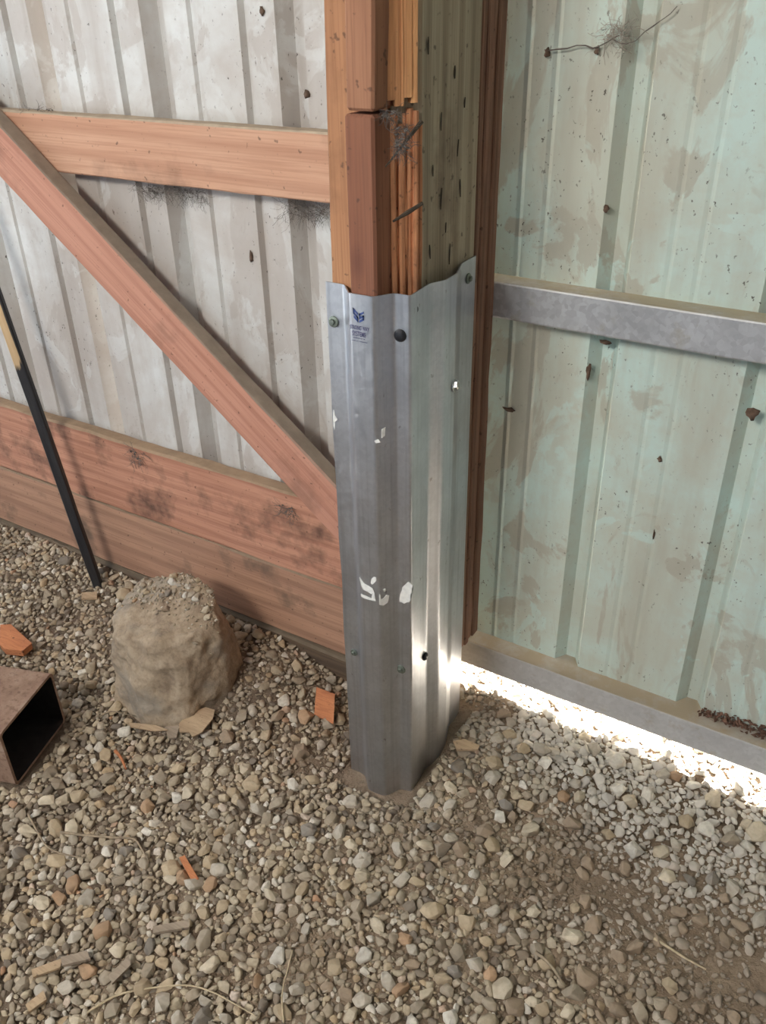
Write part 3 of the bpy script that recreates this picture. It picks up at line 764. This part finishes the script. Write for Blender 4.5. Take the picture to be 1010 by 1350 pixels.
size = ST[:, 2] / dp; infr = (up > 4) & (up < 1006) & (vp > 690) & (vp < 1346)
hid = (up > 460) & (up < 600) & (vp < 1010)      # behind the sleeve
score = np.where(infr & ~hid, size, 0); order = np.argsort(-score); single = set(order[:300].tolist())
def rot_rand(r):
    e = Matrix.Rotation(r.uniform(0, 6.283), 3, 'Z') @ Matrix.Rotation(r.gauss(0, .35), 3, 'X') @ Matrix.Rotation(r.gauss(0, .35), 3, 'Y')
    return np.array(e)
def region(x, y):
    if y > .30 and x > .0: return 'in the sunlight along the gap under the door', 'pebbles in the door gap'
    if x > .12 and y > .06: return 'on the gravel heap before the door', 'pebbles on the heap before the door'
    if x > .30: return 'in the bare brown soil before the door', 'pebbles in the bare soil'
    if -.36 < x <= .12 and y > -.22: return 'lying around the foot of the steel sleeve', 'pebbles round the sleeve foot'
    if x <= -.36 and y > -.20: return 'in the gravel round the earthy boulder', 'pebbles round the boulder'
    if x <= -.28: return 'in the dim gravel beside the rusty tube', 'pebbles beside the rusty tube'
    return 'in the open gravel away from the walls', 'pebbles in the open gravel'
def pebble_mat(name, c):
    w = NT(name); p = w.geo('Position'); n = w.noise(p, 110, 5, .62); b_ = w.noise(p, 38, 3, .5)
    v = w.ramp(w.objrand(), [(0.0, tuple(x * .86 for x in c)), (1.0, tuple(min(1, x * 1.12) for x in c))])
    k = w.mix(w.math('MULTIPLY', w.ramp(n, [(.42, 0.0), (.7, 1.0)]), .35), v, tuple(x * .55 for x in c))
    k = w.mix(w.math('MULTIPLY', w.ramp(b_, [(.5, 0.0), (.68, 1.0)]), .35), k, (.30, .225, .15))
    w.bump(n, .3, .001); return w.out(k, .88, 0, .25)
KINDS = [('pale cream', pebble_mat('cream_pebble', (.58, .50, .375)), 3), ('light grey', pebble_mat('light_grey_pebble', (.48, .43, .355)), 4), ('tan', pebble_mat('tan_pebble', (.47, .375, .255)), 5),
         ('grey-brown', pebble_mat('grey_brown_pebble', (.37, .31, .235)), 5), ('dark grey', pebble_mat('dark_grey_pebble', (.26, .23, .195)), 1), ('rusty orange', pebble_mat('rusty_pebble', (.44, .29, .18)), 1), ('whitish', pebble_mat('whitish_pebble', (.66, .62, .54)), 1), ('soil-coated brown', pebble_mat('soil_coated_pebble', (.34, .26, .185)), 0)]
KW = [k[2] for k in KINDS]
proto_me = {}
def pebble_mesh(shape, kind):
    if (shape, kind) not in proto_me:
        V_, F_ = proto3[shape]; me = np_mesh('pebble', V_, F_); me.materials.append(KINDS[kind][1]); me.polygons.foreach_set('use_smooth', [True] * len(me.polygons)); proto_me[(shape, kind)] = me
    return proto_me[(shape, kind)]
def shape_word(shape):
    V_ = proto3[shape][0]; e = np.abs(V_).max(0); f = e[2]; w_ = e[1]
    return 'flat' if f < .58 else ('long' if w_ < .75 else ('chunky' if f > .72 else 'rounded'))
def add_pebble(x, y, z, r, R, where, grp):
    sh_ = r_.randrange(24); kd = r_.choices(range(len(KINDS)), KW)[0]
    if .75 * x + y > .36 and r_.random() < .75: kd = r_.choice((0, 1, 6, 6))  # paler kinds by the door, carrying some of the gap light
    if r_.random() < bare(x, y) * 1.1: kd = len(KINDS) - 1
    o = bpy.data.objects.new('pebble', pebble_mesh(sh_, kd)); COL.objects.link(o)
    M4 = Matrix(R.tolist()).to_4x4(); M4.translation = (x, y, z); o.matrix_world = M4 @ Matrix.Scale(r, 4)
    big = 'large ' if r > .0165 else ''
    tag(o, f'{big}{KINDS[kd][0]} {shape_word(sh_)} pebble {where}', 'pebble', grp)
r_ = random.Random(5); acc = {2: ([], []), 1: ([], []), 0: ([], [])}; cnt = {2: 0, 1: 0, 0: 0}
def add_stuff(W, F, lvl, pos, R, s):
    Vn = (W * s) @ R.T + pos; acc[lvl][0].append(Vn); acc[lvl][1].append(F + cnt[lvl]); cnt[lvl] += len(W)
lvl2_rank = set(order[300:3800].tolist())
for i, (x, y, r) in enumerate(stones):
    R = rot_rand(r_); sink = .25 * bare(x, y); z = float(zg[i]) + r * (r_.uniform(.20, .50) - sink)
    if i in single: add_pebble(x, y, z, r, R, *region(x, y))
    elif i in lvl2_rank: add_stuff(*proto2[r_.randrange(24)], 2, (x, y, z), R, r)
    else: add_stuff(*proto1[r_.randrange(20)], 1, (x, y, z), R, r)
# grit in the gaps
ng = 26000
X = rng.uniform(-1.75, 1.15, ng); Y = rng.uniform(-1.0, .58, ng); keep = visible(X, Y, 60)
X, Y = X[keep], Y[keep]; Zg = gz(X, Y); rg = rng.lognormal(math.log(.0034), .32, len(X))
for x, y, z, r in zip(X, Y, Zg, rg):
    if blocked(x, y, r * .5): continue
    W = VO * np.array([1, r_.uniform(.6, 1), r_.uniform(.5, .8)]) + rng.normal(0, .16, VO.shape)
    add_stuff(W, FO, 0, (x, y, z + r * .35), rot_rand(r_), r)
for lvl, nm, lab in ((2, 'gravel', 'loose tan and grey gravel covering the floor'), (1, 'small_gravel', 'small gravel stones between the larger ones'), (0, 'grit', 'fine stone grit scattered over the soil')):
    o = link(nm, np_mesh(nm, np.concatenate(acc[lvl][0]), np.concatenate(acc[lvl][1])), M['gravel'], None, lvl == 2)
    if lvl == 2: o.data.set_sharp_from_angle(angle=.75)
    co = np.concatenate(acc[lvl][0]); bv = bare_np(co[:, 0], co[:, 1]).astype(np.float32)
    at_ = o.data.attributes.new('soil_cover', 'FLOAT', 'POINT'); at_.data.foreach_set('value', bv)
    tag(o, lab, 'gravel', kind='stuff')

# ------------------------------------------------------------------ boulder
BP = [(-.750, -.110, -.02), (-.63, -.130, -.03), (-.535, -.090, -.02), (-.505, .01, .0), (-.53, .12, .02), (-.74, .12, .02), (-.80, .0, .0),
      (-.745, -.098, .12), (-.628, -.116, .12), (-.525, -.065, .13), (-.512, .03, .16),
      (-.725, -.083, .210), (-.62, -.092, .226), (-.552, -.03, .232), (-.535, .045, .245), (-.60, .10, .258), (-.68, .110, .270), (-.785, .07, .235), (-.790, .0, .205)]
BP = [(-.645 + (p[0] + .645) * (1.10 if p[2] > .15 else 1.02), p[1] * 1.05, p[2] * 1.02) for p in BP]
bm = bmesh.new(); vs_ = [bm.verts.new(p) for p in BP]
res = bmesh.ops.convex_hull(bm, input=vs_)
bmesh.ops.delete(bm, geom=[v for v in bm.verts if not v.link_faces], context='VERTS')
bmesh.ops.triangulate(bm, faces=bm.faces[:])
for _ in range(4): bmesh.ops.subdivide_edges(bm, edges=bm.edges[:], cuts=1, use_grid_fill=True)
for _ in range(3): bmesh.ops.smooth_vert(bm, verts=bm.verts[:], factor=.5, use_axis_x=True, use_axis_y=True, use_axis_z=True)
bmesh.ops.recalc_face_normals(bm, faces=bm.faces[:])
bm.normal_update()
for v in bm.verts:
    c = v.co
    d = .012 * mnoise.noise(c * 13) + .008 * mnoise.noise(c * 34) + .004 * mnoise.noise(c * 80)
    v.co = c + v.normal * d
bo = link('boulder', from_bm('boulder', bm), M['boulder'], None, True); tag(bo, 'large earthy lump of old concrete with pebbles on its top', 'boulder')
# pebbles resting on the boulder's sloping top
from mathutils.bvhtree import BVHTree
bvh = BVHTree.FromPolygons([v.co[:] for v in bo.data.vertices], [p.vertices[:] for p in bo.data.polygons])
acc[0] = ([], []); cnt[0] = 0
kk = 0
for k in range(900):
    x = r_.uniform(-.79, -.50); y = r_.uniform(-.07, .12)
    hit = bvh.ray_cast(Vector((x, y, .6)), Vector((0, 0, -1)))
    if hit[0] is None or hit[1].z < .55: continue
    edge = sstep(-.04, .06, np.array(y + .25 * (x + .65) * 0))
    if r_.random() > edge: continue
    if kk < 34:
        kk += 1; r = r_.uniform(.0055, .0125)
        add_pebble(x, y, hit[0].z + r * .3, r, rot_rand(r_), 'resting on top of the earthy boulder', 'pebbles on the boulder')
    else:
        r = r_.uniform(.0022, .005); W = VO * np.array([1, .8, .65]) + rng.normal(0, .16, VO.shape)
        add_stuff(W, FO, 0, (x, y, hit[0].z + r * .3), rot_rand(r_), r)
if acc[0][0]:
    o = link('crumbs', np_mesh('crumbs', np.concatenate(acc[0][0]), np.concatenate(acc[0][1])), M['gravel']); tag(o, 'crumbs of soil and grit on top of the boulder', 'grit', kind='stuff')

# ------------------------------------------------------------------ rusty box tube
def box_tube():
    A = Vector((-.806, -.223)); u = Vector((.31, -.951)).normalized(); ax = Vector((-.951, -.31)).normalized()
    Wd, Hh, t, L = .205, .157, .007, 2.2
    def ring(ins, rad, s):
        pts = []
        for (cu, cz, a0) in ((rad + ins, rad + ins, math.pi), (Wd - rad - ins, rad + ins, 1.5 * math.pi), (Wd - rad - ins, Hh - rad - ins, 0), (rad + ins, Hh - rad - ins, .5 * math.pi)):
            for k in range(5):
                a = a0 + k / 4 * math.pi / 2; p = A + u * (cu + rad * math.cos(a)) + ax * s
                pts.append((p.x, p.y, .0 + cz + rad * math.sin(a)))
        return pts
    rings = [ring(0, .012, 0), ring(0, .012, L), ring(t, .007, L), ring(t, .007, 0)]
    bm = bmesh.new(); R = [[bm.verts.new(p) for p in r] for r in rings]; m = len(R[0]); inn = set(R[2]) | set(R[3])
    for a, b in ((0, 1), (1, 2), (2, 3), (3, 0)):
        for k in range(m): bm.faces.new((R[a][k], R[a][(k + 1) % m], R[b][(k + 1) % m], R[b][k]))
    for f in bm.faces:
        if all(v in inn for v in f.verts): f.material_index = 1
    return from_bm('box_tube', bm)
bt = link('box_tube', box_tube(), M['rust']); bt.data.materials.append(plain('tube_inside_shade', (.03, .026, .026), .9)); tag(bt, 'rusty rectangular steel tube lying on the gravel with its open end showing', 'steel tube')  # inside painted near black to stand for the deep shade in the tube

# ------------------------------------------------------------------ leaning black pole
b0 = Vector(at(131, 776, 'y', .15)); b1 = Vector(at(4, 415, 'y', .165)); dirv = (b1 - b0).normalized()
base = b0 - dirv * .06; Lp = 1.75; bm = bmesh.new(); rows = []
for k in range(19):
    z = Lp * k / 18; row = []
    for (qx, qy) in ((.013, -.006), (.010, -.0105), (-.011, -.0105), (-.0135, -.007), (-.0135, .009), (-.011, .012), (.010, .012), (.013, .008)):
        ca, sa = math.cos(.6), math.sin(.6); w = 1 + .07 * mnoise.noise(Vector((qx * 90, z * 9, 1))) - .12 * math.exp(-z * 9)
        row.append(bm.verts.new((w * (qx * ca - qy * sa), w * (qx * sa + qy * ca), z)))
    rows.append(row)
for a, b in zip(rows, rows[1:]):
    for s in range(8): bm.faces.new((a[s], a[(s + 1) % 8], b[(s + 1) % 8], b[s]))
bm.faces.new(rows[0][::-1]); bm.faces.new(rows[-1])
po = link('pole', from_bm('pole', bm), M['pole'])
zq = dirv; xq = Vector((1, 0, 0)); yq = zq.cross(xq).normalized(); xq = yq.cross(zq).normalized()
po.matrix_world = Matrix(((xq.x, yq.x, zq.x, base.x), (xq.y, yq.y, zq.y, base.y), (xq.z, yq.z, zq.z, base.z), (0, 0, 0, 1)))
tag(po, 'slim black pole stuck in the gravel, paint worn to pale wood higher up', 'pole')

# ------------------------------------------------------------------ chips, roots, straws
def ground_pt(u, v, lift=0.0):
    z = .0
    for _ in range(6):
        p = at(u, v, 'z', z + lift); z = float(gz(p[0], p[1]))
    return Vector((p[0], p[1], z + lift))
def chip(name, poly, mat, label, cat, th=.006, lift=.014, tilt=None):
    pts = [ground_pt(u, v, lift) for u, v in poly]; c = sum(pts, Vector()) / len(pts)
    zm = c.z
    bm = bmesh.new(); rr = random.Random(int(poly[0][0] * 7 + poly[0][1])); ax_, ay_ = (tilt or (rr.uniform(-.12, .12), rr.uniform(-.12, .12)))
    q = []
    for p in pts:
        d = p - c; q.append(Vector((d.x, d.y, ax_ * d.x + ay_ * d.y + rr.uniform(-.0012, .0012))))
    f = [bm.verts.new(p + Vector((0, 0, th / 2))) for p in q]; b = [bm.verts.new(p * .96 - Vector((0, 0, th / 2))) for p in q]; m = len(q)
    bm.faces.new(f); bm.faces.new(b[::-1])
    for i in range(m): bm.faces.new((f[i], b[i], b[(i + 1) % m], f[(i + 1) % m]))
    bmesh.ops.recalc_face_normals(bm, faces=bm.faces[:])
    o = link(name, from_bm(name, bm), mat); o.location = (c.x, c.y, zm); tag(o, label, cat); return o
chip('wood_chip', [(0, 822), (14, 822), (44, 855), (32, 866), (8, 862), (0, 852)], M['chip_orange'], 'orange splinter of wood lying behind the rusty tube', 'wood chip', .02, .03)
chip('wood_chip', [(417, 904), (442, 922), (440, 956), (414, 938)], M['chip_orange'], 'orange diamond-shaped wood chip at the left of the steel sleeve', 'wood chip', .006, .02, (.1, .35))
chip('wood_chip', [(237, 1134), (244, 1131), (262, 1158), (254, 1162)], M['chip_orange'], 'small bright orange wood chip in the open gravel', 'wood chip', .008, .016)
chip('wood_chip', [(597, 982), (612, 976), (633, 980), (630, 986), (602, 992)], M['chip_tan'], 'pale wood splinter touching the right side of the sleeve foot', 'wood chip', .006, .02)
chip('bark_piece', [(236, 956), (250, 937), (271, 930), (283, 935), (281, 948), (266, 969), (254, 975), (250, 967), (237, 967)], M['chip_tan'], 'flat pale piece of bark below the earthy boulder', 'bark', .005, .022)
chip('bark_piece', [(217, 960), (237, 956), (233, 973), (223, 975)], M['chip_grey'], 'small dull scrap beside the pale bark piece', 'bark', .005, .016)
chip('wood_chip', [(202, 1222), (250, 1214), (250, 1224), (202, 1231)], M['chip_grey'], 'grey-brown flat stick lying in the open gravel', 'wood chip', .007, .016)
chip('wood_chip', [(80, 1262), (115, 1254), (120, 1266), (82, 1274)], M['chip_grey'], 'greyish flat chip lying across the end of a brown stick', 'wood chip', .007, .024)
chip('wood_chip', [(42, 1280), (82, 1264), (80, 1276), (44, 1290)], M['chip_tan'], 'brown flat stick partly under a greyish chip', 'wood chip', .006, .015)
chip('wood_chip', [(34, 1326), (58, 1308), (62, 1318), (38, 1334)], M['chip_tan'], 'short tan stick in the gravel near the greyish chip', 'wood chip', .006, .016)
chip('wood_chip', [(143, 1286), (170, 1262), (173, 1274), (148, 1298)], M['chip_grey'], 'grey bark sliver standing slightly proud of the gravel', 'wood chip', .006, .018)
chip('wood_chip', [(170, 951), (205, 957), (222, 964), (205, 965), (172, 958)], M['chip_tan'], 'thin curled pale shaving at the foot of the boulder', 'wood chip', .004, .02)
chip('wood_chip', [(108, 782), (128, 780), (128, 790), (108, 792)], M['chip_tan'], 'tan chip beside the foot of the black pole', 'wood chip', .006, .016)
def strand(name, uv, r, mat, label, cat, lift=.014):
    pts = [ground_pt(u, v, lift) for u, v in uv]; P_ = [Vector(p) for p in pts]
    fine = []
    for i in range(len(P_) - 1):
        a = P_[max(i - 1, 0)]; b = P_[i]; c = P_[i + 1]; d = P_[min(i + 2, len(P_) - 1)]
        for k in range(5):
            t = k / 5; fine.append(.5 * ((2 * b) + (c - a) * t + (2 * a - 5 * b + 4 * c - d) * t * t + (3 * b - a - 3 * c + d) * t ** 3))
    fine.append(P_[-1]); c0 = fine[0].copy(); m = len(fine)
    o = link(name, tube(name, [p - c0 for p in fine], [r * (1 - .55 * (i / m)) for i in range(m)], 6), mat, None, True); o.location = c0
    tag(o, label, cat); return o
strand('root', [(80, 1097), (110, 1101), (150, 1104), (176, 1106), (186, 1118), (196, 1134)], .0032, M['twig'], 'thin bent grey root crossing the dim gravel', 'root')
strand('root', [(37, 1073), (48, 1094), (62, 1116), (84, 1126), (112, 1131)], .0026, M['twig'], 'thin curved grey root ending below the bent root', 'root')
strand('straw', [(115, 1335), (150, 1314), (190, 1304), (245, 1299), (280, 1308), (310, 1324), (338, 1340)], .0022, M['straw'], 'long arched straw lying over the gravel', 'straw')
strand('straw', [(862, 1237), (880, 1248), (905, 1264), (931, 1278)], .0030, M['straw'], 'short pale straw on the bare soil', 'straw', .010)
strand('straw', [(374, 1348), (372, 1310), (380, 1275), (386, 1252)], .0016, M['straw'], 'thin upright-looking straw on dusty soil in the open gravel', 'straw')
strand('root', [(706, 1255), (722, 1268), (735, 1285), (744, 1302)], .0035, M['twig'], 'short dark root at the edge of the bare soil', 'root')
strand('root', [(130, 945), (145, 938), (160, 940), (175, 944)], .0022, M['twig'], 'thin root curling out from under the boulder', 'root')
strand('bark_curl', [(152, 990), (160, 1000), (166, 1014)], .0045, M['chip_orange'], 'narrow reddish bark curl beside the rusty tube', 'bark')

# ------------------------------------------------------------------ cobwebs, clods and litter
def fuzz(name, centre, ext, n, mat, label, seed, r=.0003, length=.03, clumps=4, down=.5):
    """a dusty cobweb tuft: crossing hair-thin threads with caught crumbs, one mesh"""
    rr = random.Random(seed); V = []; F = []
    def addtube(pts, rad):
        m = tube('t', pts, rad, 3); o_ = len(V); V.extend([v.co[:] for v in m.vertices]); F.extend([[i + o_ for i in p.vertices] for p in m.polygons]); bpy.data.meshes.remove(m)
    for _ in range(n):
        p = Vector([rr.uniform(-1, 1) * ext[i] for i in range(3)]); d = Vector((rr.gauss(0, 1), rr.gauss(0, .3), rr.gauss(0, .6) - down)).normalized()
        pts = [p]
        for k in range(4):
            d = (d + Vector((rr.gauss(0, .4), rr.gauss(0, .2), rr.gauss(0, .4)))).normalized(); pts.append(pts[-1] + d * length * rr.uniform(.12, .35))
        addtube(pts, r * .55 * rr.uniform(.5, 1.5))
    for _ in range(clumps):
        p = Vector([rr.uniform(-1, 1) * ext[i] * .8 for i in range(3)]); s = rr.uniform(.0008, .0026)
        W = V1 * s * np.array([1.5, .5, .8]) * (1 + .3 * rng.normal(size=(len(V1), 1)))
        o_ = len(V); V.extend([(Vector(w) + p)[:] for w in W]); F.extend([[int(i) + o_ for i in f] for f in F1])
    o = link(name, mesh_of(name, V, F), mat); o.location = centre; tag(o, label, 'cobweb'); return o
fuzz('cobweb', at(222, 252, 'y', .258), (.10, .008, .010), 260, M['web'], 'dusty cobweb fringe hanging under the wall rail near the brace', 1, .0004, .030, 60)
fuzz('cobweb', at(405, 276, 'y', .255), (.055, .008, .012), 200, M['web'], 'dusty cobweb hanging under the wall rail beside the post', 2, .0004, .036, 36)
fuzz('cobweb', at(530, 185, 'y', .012), (.012, .006, .022), 150, M['web'], 'grey cobweb tuft caught across the split post corner', 3, .0005, .018, 30)
fuzz('cobweb', at(512, 150, 'y', .010), (.012, .006, .005), 50, M['web'], 'cobweb tuft in the joint between the front blocks', 4, .0005, .02, 8)
fuzz('cobweb', at(812, 45, 'y', .395), (.022, .004, .016), 80, M['web_pale'], 'brownish cobweb patch spanning a door rib', 6, .0006, .035, 6, .2)
fuzz('cobweb', at(180, 602, 'y', .226), (.03, .004, .022), 70, M['web'], 'dusty web with crumbs stuck to the skirt board top', 7, .0006, .035, 18)
fuzz('cobweb', at(378, 672, 'y', .226), (.022, .004, .016), 60, M['web'], 'dusty web stuck to the skirt board under the brace end', 8, .0006, .03, 12)
fuzz('cobweb', at(50, 146, 'y', .25), (.055, .010, .004), 50, M['web'], 'dust and web lint lying on the rail top beside the brace', 9, .0005, .02, 18, -.1)
def web_thread(uv, y, r, label):
    pts = [Vector(at(u, v, 'y', y)) for u, v in uv]; c0 = pts[0].copy()
    rr = [r * .6 * (1 + 2.2 * abs(mnoise.noise(Vector((i * 1.3, 2, 3))))) for i in range(len(pts))]
    o = link('cobweb_thread', tube('cobweb_thread', [p - c0 for p in pts], rr, 5), M['web']); o.location = c0; tag(o, label, 'cobweb')
web_thread([(722, 67), (735, 65), (748, 64), (760, 60), (772, 60), (782, 64), (790, 61), (800, 56), (808, 51), (816, 47)], .393, .0014, 'dark dirty cobweb thread sagging across the door left of a rib')
web_thread([(808, 52), (818, 57), (826, 58), (838, 54), (850, 42), (862, 34), (870, 28), (876, 24), (884, 18), (893, 8)], .393, .0010, 'dark cobweb thread climbing across the door rib')
def clod(u, v, ax, val, s, label, mat=M['clod'], sq=(1, .5, 1.3), seed=1):
    W = V2 * np.array([[1 + .75 * mnoise.noise(Vector(v) * 1.7 + Vector((seed * 3.1, 0, 0))) + .3 * mnoise.noise(Vector(v) * 4.5 + Vector((0, seed, 0)))] for v in V2])
    W = W * s * np.array([sq[0] * .8, .28, sq[2] * .8])
    me = np_mesh('mud_clod', W, F2); o = link('mud_clod', me, mat, None, True); o.location = at(u, v, ax, val); tag(o, label, 'mud'); return o
clod(721, 69, 'y', .396, .0065, 'brown mud lump at the end of the door cobweb', seed=1)
clod(787, 66, 'y', .396, .0055, 'small mud lump caught in the door cobweb', seed=2)
clod(404, 124, 'y', .268, .007, 'dark mud dab on white siding above the rail beside the post', seed=3)
clod(345, 14, 'y', .268, .0065, 'dark mud dab on a rib of the white siding high up', seed=4)
clod(331, 338, 'y', .268, .0085, 'dark mud dab on white siding below the rail', seed=5, sq=(.6, .5, 1.8))
clod(799, 275, 'y', .401, .006, 'brown mud dab beside the door rib above the galvanized rail', seed=6)
clod(776, 490, 'y', .401, .010, 'rusty brown mud streak on the door below the galvanized rail', seed=7, sq=(.6, .4, 1.7))
clod(797, 451, 'y', .401, .009, 'black dirt lump on the door rib just under the galvanized rail', seed=8, sq=(1.5, .5, .7))
clod(992, 545, 'y', .401, .011, 'dark dirt patch high on the second door rib', seed=9, sq=(1, .4, 1.3))
clod(672, 540, 'y', .401, .010, 'reddish dirt smear on the door beside the jamb board', seed=10, sq=(1.7, .3, .5))
clod(862, 705, 'y', .401, .005, 'small dark streak of mud low on the door between ribs', seed=11, sq=(.5, .5, 2.2))
clod(870, 605, 'y', .401, .0055, 'dark mud fleck on the door between its two ribs', seed=12)
# leaf and rust litter heaped on the door's bottom rail
V = []; F = []; rr = random.Random(21)
for k in range(800):
    t = rr.random() ** .7; x = .50 + .42 * t + rr.gauss(0, .01); h = .022 * math.sin(math.pi * min(1, t * 1.15)) ** .6
    y = .401 - abs(rr.gauss(0, .010)); z = .158 + max(0, (1 - (.401 - y) / .03)) * h * rr.random()
    s = rr.uniform(.002, .0055)
    W = (VO * np.array([1.3, .8, .45]) + rng.normal(0, .2, VO.shape)) * s; W = W @ np.array(Matrix.Rotation(rr.uniform(0, 6.28), 3, 'Z') @ Matrix.Rotation(rr.gauss(0, .6), 3, 'X')).T
    o_ = len(V); V.extend([(w[0] + x, min(w[1] + y, .4025), max(w[2] + z, .1575)) for w in W]); F.extend([[int(i) + o_ for i in f] for f in FO])
lt = link('leaf_litter', mesh_of('leaf_litter', V, F), plain('leaf_litter', (.15, .08, .055), .95, 0, .5, 60)); tag(lt, 'brown rusty litter lying on the bottom rail of the door', 'litter', kind='stuff')
# broken splinter across the split corner
a0, a1 = Vector(at(518, 292, 'y', .018)), Vector(at(557, 268, 'x', .010))
sp = link('splinter', tube('splinter', [Vector((0, 0, 0)), (a1 - a0) * .5 + Vector((.001, -.003, .0)), a1 - a0], [.0015, .0034, .0026], 6), M['slit']); sp.location = a0
tag(sp, 'dark splinter lodged across the torn post corner', 'splinter')
a0, a1 = Vector(at(508, 220, 'y', .005)), Vector(at(556, 160, 'x', .008))
sp = link('splinter', tube('splinter', [Vector((0, 0, 0)), (a1 - a0) * .5 + Vector((.001, -.002, .0)), a1 - a0], [.0008, .0022, .0036], 6), M['slit']); sp.location = a0
tag(sp, 'long dark splinter slanting across the upper torn corner in cobweb', 'splinter')
